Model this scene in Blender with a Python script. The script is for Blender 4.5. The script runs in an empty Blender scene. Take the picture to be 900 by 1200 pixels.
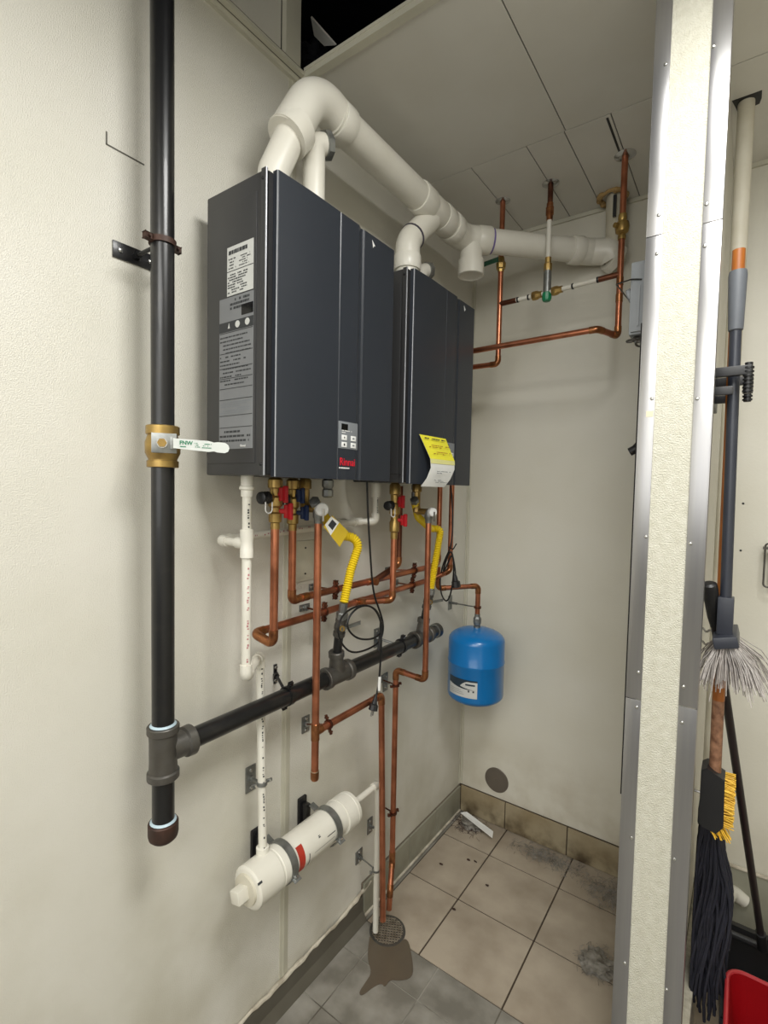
import bpy, bmesh, math, random
from mathutils import Vector, Matrix
rnd = random.Random(7)
S = bpy.context.scene
COL = S.collection
# ------------------------------------------------------------------ camera
yaw, pitch, roll = math.radians(35.704), math.radians(2.767), math.radians(1.150)
f0 = Vector((-math.sin(yaw), math.cos(yaw), 0)); r0 = Vector((math.cos(yaw), math.sin(yaw), 0)); u0 = Vector((0, 0, 1))
fwd = f0*math.cos(pitch) - u0*math.sin(pitch)
up_ = u0*math.cos(pitch) + f0*math.sin(pitch)
rt = r0*math.cos(roll) + up_*math.sin(roll)
up = up_*math.cos(roll) - r0*math.sin(roll)
cd = bpy.data.cameras.new('camera'); cam = bpy.data.objects.new('camera', cd); COL.objects.link(cam)
m = Matrix.Identity(4)
for i in range(3):
    m[i][0], m[i][1], m[i][2] = rt[i], up[i], -fwd[i]
m.translation = Vector((1.15, 0, 1.685)); cam.matrix_world = m
cd.sensor_fit = 'HORIZONTAL'; cd.sensor_width = 36; cd.lens = 585.65/900*36; cd.clip_start = .02
S.camera = cam
# ------------------------------------------------------------------ light
S.view_settings.view_transform = 'Standard'; S.view_settings.look = 'None'
S.view_settings.gamma = 1; S.view_settings.use_curve_mapping = False
S.view_settings.exposure = -0.08
w = bpy.data.worlds.new('world'); S.world = w; w.use_nodes = True
w.node_tree.nodes['Background'].inputs[0].default_value = (.93, .97, 1, 1)
w.node_tree.nodes['Background'].inputs[1].default_value = .4
def area(name, loc, sx, sy, power, col=(1, .995, .965)):
    l = bpy.data.lights.new(name, 'AREA'); l.shape = 'RECTANGLE'; l.size = sx; l.size_y = sy
    l.energy = power; l.color = col
    o = bpy.data.objects.new(name, l); o.location = loc; COL.objects.link(o); return o
area('ceiling_lamp_near', (1.3, .62, 2.88), .6, .6, 34)
area('ceiling_lamp_far', (1.5, -1.3, 2.88), 1.6, 1.4, 66)
wl = area('recess_fill', (1.3, -2.3, 2.1), 2.6, 1.5, 36)  # added soft fill to brighten the upper recess, not a fixture of the room
wl.rotation_euler = (Vector((.5, 2.2, 2.5))-wl.location).to_track_quat('-Z', 'Y').to_euler()
# ------------------------------------------------------------------ materials
def lin(c):
    return tuple(((v/255)/12.92 if v/255 <= .04045 else ((v/255+.055)/1.055)**2.4) for v in c) + (1,)
MATS = {}
def mat(name, c, rough=.5, metal=0, c2=None, ns=8, cmin=.35, cmax=.7, bump=0, bs=60, bd=.002, spec=.5, coat=0, grime=None, detail=4, stretch=None):
    mt = bpy.data.materials.new(name); mt.use_nodes = True; nt = mt.node_tree; N = nt.nodes; L = nt.links
    b = N['Principled BSDF']; b.inputs['Roughness'].default_value = rough; b.inputs['Metallic'].default_value = metal
    b.inputs['Specular IOR Level'].default_value = spec; b.inputs['Coat Weight'].default_value = coat
    g = N.new('ShaderNodeNewGeometry')
    src = g.outputs['Position']
    if stretch:
        mp = N.new('ShaderNodeMapping'); mp.inputs['Scale'].default_value = stretch; L.new(src, mp.inputs[0]); src = mp.outputs[0]
    c2 = c2 or tuple(max(0, v*.93) for v in c)
    n = N.new('ShaderNodeTexNoise'); n.inputs['Scale'].default_value = ns; n.inputs['Detail'].default_value = detail; L.new(src, n.inputs['Vector'])
    r = N.new('ShaderNodeValToRGB'); r.color_ramp.elements[0].position = cmin; r.color_ramp.elements[1].position = cmax
    r.color_ramp.elements[0].color = lin(c); r.color_ramp.elements[1].color = lin(c2)
    L.new(n.outputs['Fac'], r.inputs[0]); out = r.outputs[0]
    if grime:   # (colour, z where it ends, strength, noise scale): dirt that climbs up from the floor
        gc, zt, st, gs = grime
        sp = N.new('ShaderNodeSeparateXYZ'); L.new(g.outputs['Position'], sp.inputs[0])
        mr = N.new('ShaderNodeMapRange'); mr.inputs['From Min'].default_value = 0; mr.inputs['From Max'].default_value = zt
        mr.inputs['To Min'].default_value = st; mr.inputs['To Max'].default_value = 0; L.new(sp.outputs[2], mr.inputs[0])
        n3 = N.new('ShaderNodeTexNoise'); n3.inputs['Scale'].default_value = gs; n3.inputs['Detail'].default_value = 6; L.new(g.outputs['Position'], n3.inputs['Vector'])
        r3 = N.new('ShaderNodeMapRange'); r3.inputs['From Min'].default_value = .4; r3.inputs['From Max'].default_value = .68; L.new(n3.outputs['Fac'], r3.inputs[0])
        mu = N.new('ShaderNodeMath'); mu.operation = 'MULTIPLY'; L.new(mr.outputs[0], mu.inputs[0]); L.new(r3.outputs[0], mu.inputs[1])
        mx = N.new('ShaderNodeMix'); mx.data_type = 'RGBA'; L.new(mu.outputs[0], mx.inputs[0]); L.new(out, mx.inputs[6]); mx.inputs[7].default_value = lin(gc); out = mx.outputs[2]
    L.new(out, b.inputs['Base Color'])
    if bump:
        n2 = N.new('ShaderNodeTexNoise'); n2.inputs['Scale'].default_value = bs; n2.inputs['Detail'].default_value = 3; L.new(g.outputs['Position'], n2.inputs['Vector'])
        bp = N.new('ShaderNodeBump'); bp.inputs['Strength'].default_value = bump; bp.inputs['Distance'].default_value = bd
        L.new(n2.outputs['Fac'], bp.inputs['Height']); L.new(bp.outputs[0], b.inputs['Normal'])
    MATS[name] = mt; return mt
FRP = mat('frp', (216, 213, 203), .33, c2=(209, 206, 193), ns=2.5, bump=.45, bs=380, bd=.004, grime=((150, 140, 112), 1.1, .35, 5))
FRPE = mat('frp_end', (206, 204, 190), .5, c2=(190, 187, 170), ns=60, bump=.8, bs=300, bd=.004, cmin=.3, cmax=.8)
KIT = mat('kitchen_wall', (96, 95, 90), .5)
FRPB = mat('frp_back', (219, 216, 204), .42, c2=(211, 207, 192), ns=2, bump=.2, bs=120, bd=.002, grime=((140, 120, 80), .5, .6, 6))
TRIMW = mat('trim_white', (205, 202, 185), .5)
CEIL = mat('ceiling_panel', (220, 218, 211), .6, c2=(212, 209, 200), ns=3)
SEAM = mat('dark_seam', (95, 92, 84), .7)
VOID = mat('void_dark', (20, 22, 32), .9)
TILEB = mat('tile_beige', (172, 160, 143), .5, c2=(132, 119, 102), ns=5, cmin=.38, cmax=.78, bump=.15, bs=40, detail=10)
TILEG = mat('tile_grey', (112, 108, 99), .45, c2=(158, 154, 145), ns=7, cmin=.42, cmax=.75, bump=.15, bs=50, detail=8)
TILEBASE = mat('tile_base', (160, 148, 122), .4, c2=(138, 122, 92), ns=7, cmin=.35, cmax=.7, bump=.1, bs=40, grime=((60, 48, 34), .12, 1.0, 14))
TILELEFT = mat('tile_left', (150, 149, 134), .4, c2=(140, 138, 122), ns=7, grime=((95, 88, 72), .12, .6, 14))
GROUT = mat('grout', (108, 99, 86), .9)
GROUTD = mat('grout_dark', (70, 58, 46), .9)
BASED = mat('base_dark', (92, 88, 78), .45, c2=(84, 80, 70), ns=12)
CAULK = mat('caulk', (205, 198, 182), .7, c2=(150, 140, 122), ns=20, bump=.5, bs=60)
HEAT = mat('heater_grey', (42, 46, 53), .34, c2=(39, 43, 50), ns=3, bump=.04, bs=400, bd=.001)
HEATS = mat('heater_side', (55, 55, 56), .42, c2=(51, 51, 52), ns=3)
HEDGE = mat('heater_edge', (150, 152, 156), .35, .3)
DARK = mat('dark_plastic', (24, 24, 26), .45)
PANEL = mat('panel_grey', (120, 124, 128), .4)
BTN = mat('button_white', (225, 226, 224), .4)
LCD = mat('display_black', (8, 9, 10), .15)
RED = mat('logo_red', (205, 22, 44), .5)
WPR = mat('white_print', (225, 225, 222), .5)
LABW = mat('label_white', (205, 206, 202), .45)
LABG = mat('label_grey', (126, 128, 130), .5)
PRD = mat('print_dark', (52, 54, 56), .6)
PVC = mat('pvc', (222, 219, 208), .32, c2=(212, 208, 195), ns=6)
PVCO = mat('pvc_old', (205, 200, 184), .5, c2=(188, 181, 160), ns=8)
PURP = mat('primer_purple', (116, 100, 160), .5)
COP = mat('copper', (200, 128, 96), .3, .9, c2=(142, 88, 64), ns=14, cmin=.35, cmax=.75)
COPD = mat('copper_dark', (128, 82, 62), .36, .88, c2=(84, 52, 42), ns=16, cmin=.35, cmax=.7)
COPF = mat('copper_fitting', (176, 118, 78), .3, .9, c2=(120, 76, 50), ns=40)
SOLD = mat('solder', (205, 190, 165), .3, .9)
BLK = mat('black_pipe', (24, 24, 25), .3, .1, c2=(40, 38, 36), ns=20, cmin=.55, cmax=.75, coat=.12)
IRON = mat('grey_iron', (92, 90, 86), .42, .55, c2=(84, 80, 74), ns=30, bump=.3, bs=150, bd=.001)
RUST = mat('rusty_iron', (76, 52, 42), .55, .4, c2=(50, 40, 36), ns=25)
BRASS = mat('brass', (178, 150, 88), .35, .8, c2=(140, 112, 66), ns=25)
GALV = mat('galvanised', (150, 152, 150), .4, .8, c2=(120, 122, 120), ns=30)
ALU = mat('aluminium', (158, 157, 158), .28, .85, c2=(164, 163, 162), ns=4, stretch=(30, 30, 1))
CHROME = mat('chrome', (195, 195, 195), .15, .95)
LEVER = mat('lever_white', (205, 209, 205), .35)
GRN = mat('green_print', (20, 120, 84), .5)
GRNT = mat('green_cap', (24, 128, 84), .35)
YEL = mat('yellow_hose', (226, 196, 30), .42)
YTAG = mat('yellow_tag', (238, 230, 60), .55)
PAPER = mat('paper', (232, 232, 228), .6)
REDV = mat('red_handle', (176, 26, 34), .4)
BLUV = mat('blue_handle', (36, 52, 92), .4)
BLUE = mat('tank_blue', (4, 112, 180), .28, c2=(3, 106, 172), ns=4, coat=.3)
PINK = mat('pink_print', (176, 116, 120), .6)
RTAG = mat('red_tag', (176, 52, 36), .45)
DCOV = mat('cover_steel', (120, 112, 102), .45, .5)
TAN = mat('tan_foam', (176, 146, 96), .8, c2=(140, 108, 66), ns=50, bump=.6, bs=80, bd=.006)
BOXG = mat('grey_box', (150, 154, 158), .5)
WOOD = mat('stick_wood', (176, 104, 36), .45, c2=(140, 78, 26), ns=14, stretch=(3, 3, .4))
WOODW = mat('stick_wood_worn', (150, 110, 84), .6, c2=(90, 56, 36), ns=60)
GRIP = mat('grip_grey', (92, 96, 102), .55)
POLE = mat('pole_charcoal', (46, 49, 58), .4)
POLEP = mat('pole_black', (34, 26, 28), .4)
BRST = mat('bristle_silver', (176, 170, 166), .55, c2=(140, 132, 126), ns=90)
BRSY = mat('bristle_yellow', (232, 190, 60), .6, c2=(212, 160, 34), ns=90, bump=.6, bs=200)
MOPM = mat('mop_navy', (28, 29, 42), .85, c2=(24, 24, 34), ns=60)
REDB = mat('bucket_red', (140, 8, 16), .35)
REDR = mat('bucket_rim', (168, 44, 50), .35)
STUC = mat('curb_stucco', (180, 175, 160), .7, c2=(150, 145, 128), ns=60, bump=.7, bs=120)
TRASH = mat('trash_film', (150, 146, 138), .5, c2=(96, 90, 80), ns=40)
WET = mat('wet_film', (92, 82, 68), .32, c2=(88, 78, 66), ns=12)
CORD = mat('cord_black', (16, 16, 17), .4)
SCREW = mat('screw_steel', (190, 190, 186), .25, .9)
# ------------------------------------------------------------------ mesh helpers
WL = {}
def new(): return bmesh.new()
def frame(ax):
    ax = ax.normalized(); h = Vector((0, 0, 1)) if abs(ax.z) < .9 else Vector((1, 0, 0))
    a = h.cross(ax).normalized(); return a, ax.cross(a)
def ring(bm, c, a, b, r, n): return [bm.verts.new(c + (a*math.cos(2*math.pi*i/n) + b*math.sin(2*math.pi*i/n))*r) for i in range(n)]
def skin(bm, R1, R2):
    n = len(R1)
    for i in range(n): bm.faces.new((R1[i], R1[(i+1) % n], R2[(i+1) % n], R2[i]))
def fillet(pts, rad, n=6):
    P = [Vector(p) for p in pts]; out = [P[0]]
    for i in range(1, len(P)-1):
        a, b, c = P[i-1], P[i], P[i+1]; d1 = (a-b); d2 = (c-b)
        ang = d1.angle(d2)
        if ang > math.pi-.02: out.append(b); continue
        t = min(rad/math.tan(ang/2), d1.length*.49, d2.length*.49); p1 = b + d1.normalized()*t; p2 = b + d2.normalized()*t
        rr = t*math.tan(ang/2); bis = (d1.normalized()+d2.normalized()).normalized(); ctr = b + bis*math.hypot(t, rr)
        v1, v2 = p1-ctr, p2-ctr
        for k in range(n+1):
            s = k/n; v = v1.normalized().slerp(v2.normalized(), s)*rr; out.append(ctr+v)
    out.append(P[-1]); return out
def sweep(bm, path, r, n=14, cap=True, radii=None):
    P = [Vector(p) for p in path]; prev = None; t0 = (P[1]-P[0]).normalized(); a, b = frame(t0); first = None
    for i, p in enumerate(P):
        t = ((P[min(i+1, len(P)-1)]-p).normalized() + (p-P[max(i-1, 0)]).normalized())
        if t.length < 1e-6: t = t0
        t.normalize()
        q = t0.rotation_difference(t); a = q @ a; b = q @ b; t0 = t
        R = ring(bm, p, a, b, radii[i] if radii else r, n)
        if prev: skin(bm, prev, R)
        else: first = R
        prev = R
    if cap: bm.faces.new(list(reversed(first))); bm.faces.new(prev)
    return bm
def tube(pts, r, fl=.03, n=14, bm=None): return sweep(bm or new(), fillet(pts, fl) if len(pts) > 2 else pts, r, n)
def lathe(p0, p1, prof, n=20, bm=None):
    """prof: (distance along p0->p1 in metres, radius)"""
    bm = bm or new(); p0 = Vector(p0); ax = (Vector(p1)-p0).normalized(); a, b = frame(ax); prev = None
    for t, r in prof:
        R = ring(bm, p0+ax*t, a, b, max(r, .0003), n)
        if prev: skin(bm, prev, R)
        else: bm.faces.new(list(reversed(R)))
        prev = R
    bm.faces.new(prev); return bm
def cyl(p0, p1, r, n=16, bm=None, ch=0):
    L = (Vector(p1)-Vector(p0)).length
    if ch: return lathe(p0, p1, [(0, r-ch), (ch, r), (L-ch, r), (L, r-ch)], n, bm)
    return lathe(p0, p1, [(0, r), (L, r)], n, bm)
def box(lo, hi, bm=None, bev=0):
    bm = bm or new(); lo = Vector(lo); hi = Vector(hi)
    r = bmesh.ops.create_cube(bm, size=1); vs = r['verts']
    for v in vs: v.co = Vector([(lo[i]+hi[i])/2 + v.co[i]*(hi[i]-lo[i]) for i in range(3)])
    if bev:
        es = list({e for v in vs for e in v.link_edges}); bmesh.ops.bevel(bm, geom=es, offset=bev, segments=2, affect='EDGES', profile=.6)
    return bm
def obox(c, ax, ay, az, sx, sy, sz, bm=None, bev=0):
    """box with its own axes, sizes are full lengths"""
    bm = bm or new(); c = Vector(c); A = [Vector(v).normalized() for v in (ax, ay, az)]
    r = bmesh.ops.create_cube(bm, size=1); vs = r['verts']
    for v in vs:
        l = v.co.copy(); v.co = c + A[0]*l.x*sx + A[1]*l.y*sy + A[2]*l.z*sz
    if bev:
        es = list({e for v in vs for e in v.link_edges}); bmesh.ops.bevel(bm, geom=es, offset=bev, segments=2, affect='EDGES', profile=.6)
    return bm
def prism(outline, d, bm=None):
    """closed 3-D outline pushed along vector d"""
    bm = bm or new(); d = Vector(d); A = [bm.verts.new(Vector(p)) for p in outline]; B = [bm.verts.new(Vector(p)+d) for p in outline]
    bm.faces.new(A); bm.faces.new(list(reversed(B))); n = len(A)
    for i in range(n): bm.faces.new((A[i], B[i], B[(i+1) % n], A[(i+1) % n]))
    return bm
def obj(name, bm, mt, parent=None, smooth=True, kind=None, label=None, sharp=32):
    bmesh.ops.recalc_face_normals(bm, faces=bm.faces)
    base = WL[parent] if parent else Vector((0, 0, 0))
    if not parent and bm.verts:
        xs = [v.co for v in bm.verts]
        base = Vector(((min(v.x for v in xs)+max(v.x for v in xs))/2, (min(v.y for v in xs)+max(v.y for v in xs))/2, min(v.z for v in xs)))
    if smooth:
        for f in bm.faces: f.smooth = True
        for e in bm.edges:
            if len(e.link_faces) == 2 and e.calc_face_angle(0) > math.radians(sharp): e.smooth = False
    for v in bm.verts: v.co -= base
    me = bpy.data.meshes.new(name); bm.to_mesh(me); bm.free(); me.materials.append(mt)
    o = bpy.data.objects.new(name, me); COL.objects.link(o)
    if parent: o.parent = parent
    else: o.location = base
    WL[o] = base
    if kind: o['kind'] = kind
    if label: o['label'] = label
    return o
def thing(name, label, cat, loc, group=None):
    o = bpy.data.objects.new(name, None); COL.objects.link(o); o.location = Vector(loc); o.empty_display_size = .03
    o['label'] = label; o['category'] = cat
    if group: o['group'] = group
    WL[o] = Vector(loc); return o
def tag(o, label, cat, group=None):
    o['label'] = label; o['category'] = cat
    if group: o['group'] = group
    return o
def struct(name, bm, mt, parent=None, **k):
    o = obj(name, bm, mt, parent, **k)
    if not parent: o['kind'] = 'structure'
    return o
def text(s, size, org, right, upv, mt, parent, name='lettering', xs=1.0, ext=.0004, bold=0):
    cu = bpy.data.curves.new('t', 'FONT'); cu.body = s; cu.size = size; cu.extrude = ext; cu.offset = bold; cu.resolution_u = 2
    to = bpy.data.objects.new('t', cu); COL.objects.link(to)
    dg = bpy.context.evaluated_depsgraph_get(); me = bpy.data.meshes.new_from_object(to.evaluated_get(dg))
    bm = new(); bm.from_mesh(me); R = Vector(right).normalized(); U = Vector(upv).normalized(); Nn = R.cross(U)
    for v in bm.verts: v.co = Vector(org) + R*v.co.x*xs + U*v.co.y + Nn*(v.co.z + ext)
    bpy.data.objects.remove(to); bpy.data.curves.remove(cu); bpy.data.meshes.remove(me)
    return obj(name, bm, mt, parent, smooth=False)
def lines(org, right, upv, w, h, rows, seed, parent, mt, name='print', fill=.45, dens=.75):
    """rows of tiny word-like bars: small print too fine to read"""
    rr = random.Random(seed); bm = new(); R = Vector(right).normalized(); U = Vector(upv).normalized(); Nn = R.cross(U); org = Vector(org)
    for i in range(rows):
        y = h - (i+.5)*h/rows; x = 0 if rr.random() < .7 else w*.1; end = w*(rr.uniform(.6, 1))
        while x < end:
            l = rr.uniform(.03, .12)*w; l = min(l, end-x)
            if rr.random() < dens and l > .004*w:
                p = org + R*x + U*(y-h/rows*fill/2) + Nn*.0006
                vs = [bm.verts.new(p), bm.verts.new(p+R*l), bm.verts.new(p+R*l+U*h/rows*fill), bm.verts.new(p+U*h/rows*fill)]; bm.faces.new(vs)
            x += l + .015*w
    return obj(name, bm, mt, parent, smooth=False)
def pipe_dashes(p0, p1, r, face, n, seed, parent, mt, name='print', wd=.35):
    """printed marks running along a pipe, on the side that looks towards `face`"""
    rr = random.Random(seed); bm = new(); p0 = Vector(p0); p1 = Vector(p1); ax = (p1-p0).normalized(); L = (p1-p0).length
    fd = (Vector(face) - ax*ax.dot(Vector(face))).normalized(); sd = ax.cross(fd); s = 0
    while s < L:
        l = rr.uniform(.002, .006); off = rr.uniform(-.1, .1)*r
        if rr.random() < n:
            c = p0+ax*s+fd*(r*1.01)
            for a in (-wd/2, ):
                q = c + sd*(a*r+off)
                vs = [bm.verts.new(q), bm.verts.new(q+ax*l), bm.verts.new(q+ax*l+sd*wd*r), bm.verts.new(q+sd*wd*r)]; bm.faces.new(vs)
        s += l + rr.uniform(.001, .004)
    return obj(name, bm, mt, parent, smooth=False)
def elbows(pts, r, fl, parent, mt, k=1.16, ext=.012, skip=(), n=14):
    P = [Vector(p) for p in pts]
    for i in range(1, len(P)-1):
        if i in skip: continue
        a, b, c = P[i-1], P[i], P[i+1]; d1 = (a-b).normalized(); d2 = (c-b).normalized(); ang = d1.angle(d2)
        if ang > math.pi-.05: continue
        t = min(fl/math.tan(ang/2), (a-b).length*.49, (c-b).length*.49) + ext
        t1 = min(t, (a-b).length*.9); t2 = min(t, (c-b).length*.9)
        path = fillet([b+d1*t1, b, b+d2*t2], fl, 8)
        obj('elbow', sweep(new(), path, r*k, n), mt, parent)
def sleeve(p, ax, L, r, parent, mt, name='coupling', lip=0):
    p = Vector(p); ax = Vector(ax).normalized(); a = p-ax*L/2
    if lip: pr = [(0, r), (0, r+lip), (L*.18, r+lip), (L*.22, r), (L*.78, r), (L*.82, r+lip), (L, r+lip), (L, r)]
    else: pr = [(0, r*.97), (L*.06, r), (L*.94, r), (L, r*.97)]
    return obj(name, lathe(a, a+ax, pr, 18), mt, parent)
def pipe_run(name, label, cat, pts, r, mt, fmt=None, fl=.022, group=None, el=True, skip=(), n=14):
    t = thing(name, label, cat, pts[0], group)
    obj('pipe', tube(pts, r, fl, n), mt, t)
    if el: elbows(pts, r, fl, t, fmt or mt, skip=skip)
    return t
# ================================================================== SETTING
W = 2.336; H = 2.915
struct('wall_left', box((-.1, -2.7, 0), (0, W+.02, H+.02)), FRP, smooth=False)
struct('wall_back', box((-.1, W, 0), (3.0, W+.1, H+.02)), FRPB, smooth=False)
struct('wall_right', box((3.0, -2.7, 0), (3.1, W+.1, H+.02)), FRP, smooth=False)
struct('wall_front', box((-.1, -2.8, 0), (3.1, -2.7, H+.02)), KIT, smooth=False)
struct('wall_upper', box((-.1, -.4, H+.02), (.0, 1.04, 3.9)), FRP, smooth=False)
# ceiling: slab with an open hatch, panels hang just below it
HX0, HX1, HY0, HY1 = .03, .95, .1, 1.108
bm = new()
box((0, -2.7, H), (HX0, W, H+.006), bm); box((HX1, -2.7, H), (3.0, W, H+.025), bm)
box((HX0, -2.7, H), (HX1, HY0, H+.06), bm); box((HX0, HY1, H), (HX1, W, H+.014), bm)
ceil = struct('ceiling', bm, SEAM, smooth=False)
def cpanel(x0, y0, x1, y1, g=.0016):
    obj('ceiling_panel', box((x0+g, y0+g, H-.005), (x1-g, y1-g, H), bev=.0008), CEIL, ceil, smooth=False)
for (x0, x1) in ((.012, .603), (.603, 1.20), (1.20, 1.81), (1.81, 2.42), (2.42, 2.99)):
    cpanel(x0, 1.133 if x0 < .9 else 1.14, x1, 1.777)
    if x0 < .1: cpanel(.012, 1.777, .25, W); cpanel(.25, 1.777, .465, W); cpanel(.465, 1.777, .597, W)
    elif x0 < .7: cpanel(.597, 1.777, .745, W); cpanel(.745, 1.777, 1.20, W)
    else: cpanel(x0, 1.777, x1, W)
for (x0, x1) in ((1.0, 1.81), (1.81, 2.42), (2.42, 2.99)):
    for (y0, y1) in ((-.08, .53), (.53, 1.14)): cpanel(x0, y0, x1, y1)
for x0 in (.012, .61, 1.22, 1.83, 2.44):
    for y0 in (-2.69, -1.89, -1.0): cpanel(x0, y0, min(x0+.605, 2.99), y0+(.8 if y0 < -2 else .88))
# rim of the hatch
bm = new()
box((HX0-.014, HY0, H-.008), (HX0+.001, HY1, H+.003), bm); box((HX0-.012, HY1-.002, H-.012), (HX1, HY1+.022, H+.004), bm)
box((HX0, HY1-.004, H+.004), (HX1, HY1, H+.014), bm); box((.002, 1.042, H+.004), (.02, 1.10, H+.9), bm)
struct('trim_1', bm, TRIMW, smooth=False)
# shell over the ceiling, the darkness up there put into its near-black colour
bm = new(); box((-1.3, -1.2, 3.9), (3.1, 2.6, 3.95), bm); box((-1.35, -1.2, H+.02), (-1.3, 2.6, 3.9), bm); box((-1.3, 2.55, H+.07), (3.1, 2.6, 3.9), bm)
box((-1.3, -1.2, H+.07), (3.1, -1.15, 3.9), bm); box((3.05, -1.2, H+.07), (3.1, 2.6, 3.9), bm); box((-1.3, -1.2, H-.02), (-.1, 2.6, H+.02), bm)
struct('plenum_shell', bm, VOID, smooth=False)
struct('trim_2', box((0, -2.7, H-.022), (.012, W, H-.0055)), TRIMW, smooth=False)
struct('trim_3', box((.012, W-.010, H-.022), (3.0, W, H-.0055)), TRIMW, smooth=False)
# FRP divider strips
bm = new(); box((0, 1.070, .09), (.0022, 1.105, H-.022), bm, .0008); box((.0022, 1.083, .09), (.0042, 1.092, H-.022), bm, .0008)
struct('trim_4', bm, TRIMW)
bm = new(); box((0, W-.006, .14), (.014, W, H-.03), bm, .002); box((0, W-.016, .14), (.005, W, H-.03), bm, .002); struct('trim_5', bm, TRIMW)
# thin cut-out patch near the gas pipe
bm = new(); box((0, .545, 2.413), (.0012, .548, 2.44), bm); box((0, .545, 2.412), (.0012, .63, 2.415), bm)
tag(obj('wall_cut_line', bm, SEAM, smooth=False), 'thin L-shaped saw cut in the left wall panel beside the black gas pipe', 'wall mark')
# ---- floor and its tiles
fl = struct('floor', box((-.1, -2.7, -.1), (3.0, W+.02, -.004)), GROUTD, smooth=False)
def tile(x0, y0, x1, y1, mt, g=.003, z=0):
    dz = rnd.uniform(-.0008, .0006)
    obj('floor_tile', box((x0+g, y0+g, -.012), (x1-g, y1-g, z+dz), bev=.0012), mt, fl, smooth=False)
XJ = [.03, .268, .585, .892, 1.2, 1.51, 1.82, 2.13, 2.44, 2.75, 3.0]; YJ = [1.497, 1.805, 2.115, W]
for j in range(3):
    for i in range(len(XJ)-1): tile(XJ[i], YJ[j], XJ[i+1], YJ[j+1], TILEB)
tile(.0, 1.497, .03, W, TILEG, .001)
XG = [.03, .112, .35, .585, .892, 1.2, 1.51, 1.82, 2.13, 2.44, 2.75, 3.0]; YG = [1.497, 1.357, 1.152, .95, .75, .55, .25, -.05, -.35, -.65, -.95, -1.25, -1.55, -1.85, -2.15, -2.45, -2.7]
for j in range(len(YG)-1):
    for i in range(len(XG)-1): tile(XG[i], YG[j+1], XG[i+1], YG[j], TILEG, .002)
tile(.0, -2.7, .03, 1.497, CAULK, .001)
obj('light_grout', box((.0, -2.7, -.011), (3.0, 1.497, -.0025)), mat('grout_light', (150, 146, 136), .8, c2=(88, 82, 72), ns=5, cmin=.45, cmax=.6), fl, smooth=False)
# ---- base tiles
bb = struct('baseboard_back', box((0, W-.006, 0), (.93, W, .138)), GROUTD, smooth=False)
for x0, x1 in ((.012, .257), (.257, .557), (.557, .857), (.857, .928)):
    obj('base_tile', box((x0+.0025, W-.014, .004), (x1-.0025, W-.004, .136), bev=.0012), TILEBASE, bb, smooth=False)
bl = struct('baseboard_left', box((0, 1.497, 0), (.006, W-.014, .136)), GROUT, smooth=False)
for y0, y1 in ((1.50, 1.60), (1.60, 1.83), (1.83, 2.07), (2.07, W-.016)):
    obj('base_tile', box((.004, y0+.002, .004), (.013, y1-.002, .134), bev=.0012), TILELEFT, bl, smooth=False)
obj('caulk_bead', tube([(.014, 1.5, .006), (.014, W-.02, .006)], .006, n=8), CAULK, bl)
bf = struct('baseboard_front', prism([(0, -2.7, 0), (.032, -2.7, 0), (.012, -2.7, .03), (.010, -2.7, .082), (0, -2.7, .084)], (0, 2.7+1.497, 0)), BASED, smooth=False)
bm = new(); y = .6; pts = []; rad = []
while y < 1.56:
    pts.append((.008+rnd.uniform(-.002, .003), y, .088+rnd.uniform(-.003, .004)+(.02*max(0, y-1.4)/.1 if y > 1.4 else 0))); rad.append(.0055+rnd.uniform(-.0015, .0035)); y += .022
obj('torn_caulk', sweep(bm, pts, .006, 8, True, rad), CAULK, bf, label='torn white caulk along the top edge of the dark base')
# right of the partition
br = struct('baseboard_right', box((1.085, W-.02, 0), (3.0, W, .25)), TILELEFT, smooth=False)
obj('caulk_bead', tube([(1.085, W-.02, .254), (3.0, W-.02, .254)], .007, n=8), CAULK, br)
# ---- partition end with metal corner guards
PX0, PX1, PY = .935, 1.083, 1.35
struct('wall_partition', box((PX0+.006, PY+.006, 0), (PX1-.02, W, H-.0055)), FRP, smooth=False)
pe = struct('trim_6', box((PX0+.02, PY, 0), (PX1-.02, PY+.006, H-.0055)), FRPE, smooth=False)
def guard(x0, x1, side, name, joints, screws, labl):
    t = thing(name, labl, 'corner guard', ((x0+x1)/2, PY, 0), 'corner guards')
    zs = [0.002]+joints+[H-.008]
    for k in range(len(zs)-1):
        bm = new(); box((x0, PY-.0035, zs[k]), (x1, PY-.0005, zs[k+1]-.0018), bm, .0006)
        sx = x0 if side < 0 else x1
        box((sx-.0015, PY-.003, zs[k]), (sx+.0015, PY+.04, zs[k+1]-.0018), bm, .0006)
        obj('guard_strip', bm, ALU, t)
    for (q) in screws:
        obj('screw', lathe((q[0], PY-.0034, q[2]), (q[0], PY-1, q[2]), [(0, .0045), (.0012, .0043), (.0026, .003), (.0031, .001)], 10), SCREW, t)
    return t
guard(PX0, .968, -1, 'corner_guard', [(0.9267, 1.3500, 1.1785)[2], (0.9421, 1.3500, 2.2920)[2]], [(0.9586, 1.3460, 2.6766), (0.9587, 1.3460, 2.3367), (0.9588, 1.3460, 2.2487), (0.9619, 1.3460, 1.9103), (0.9625, 1.3460, 1.5798), (0.9593, 1.3460, 1.2460), (0.9590, 1.3460, 1.1584), (0.9608, 1.3460, 0.8274), (0.9582, 1.3460, 0.4991)], 'aluminium corner guard on the left edge of the partition end, beside the white recess')
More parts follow.
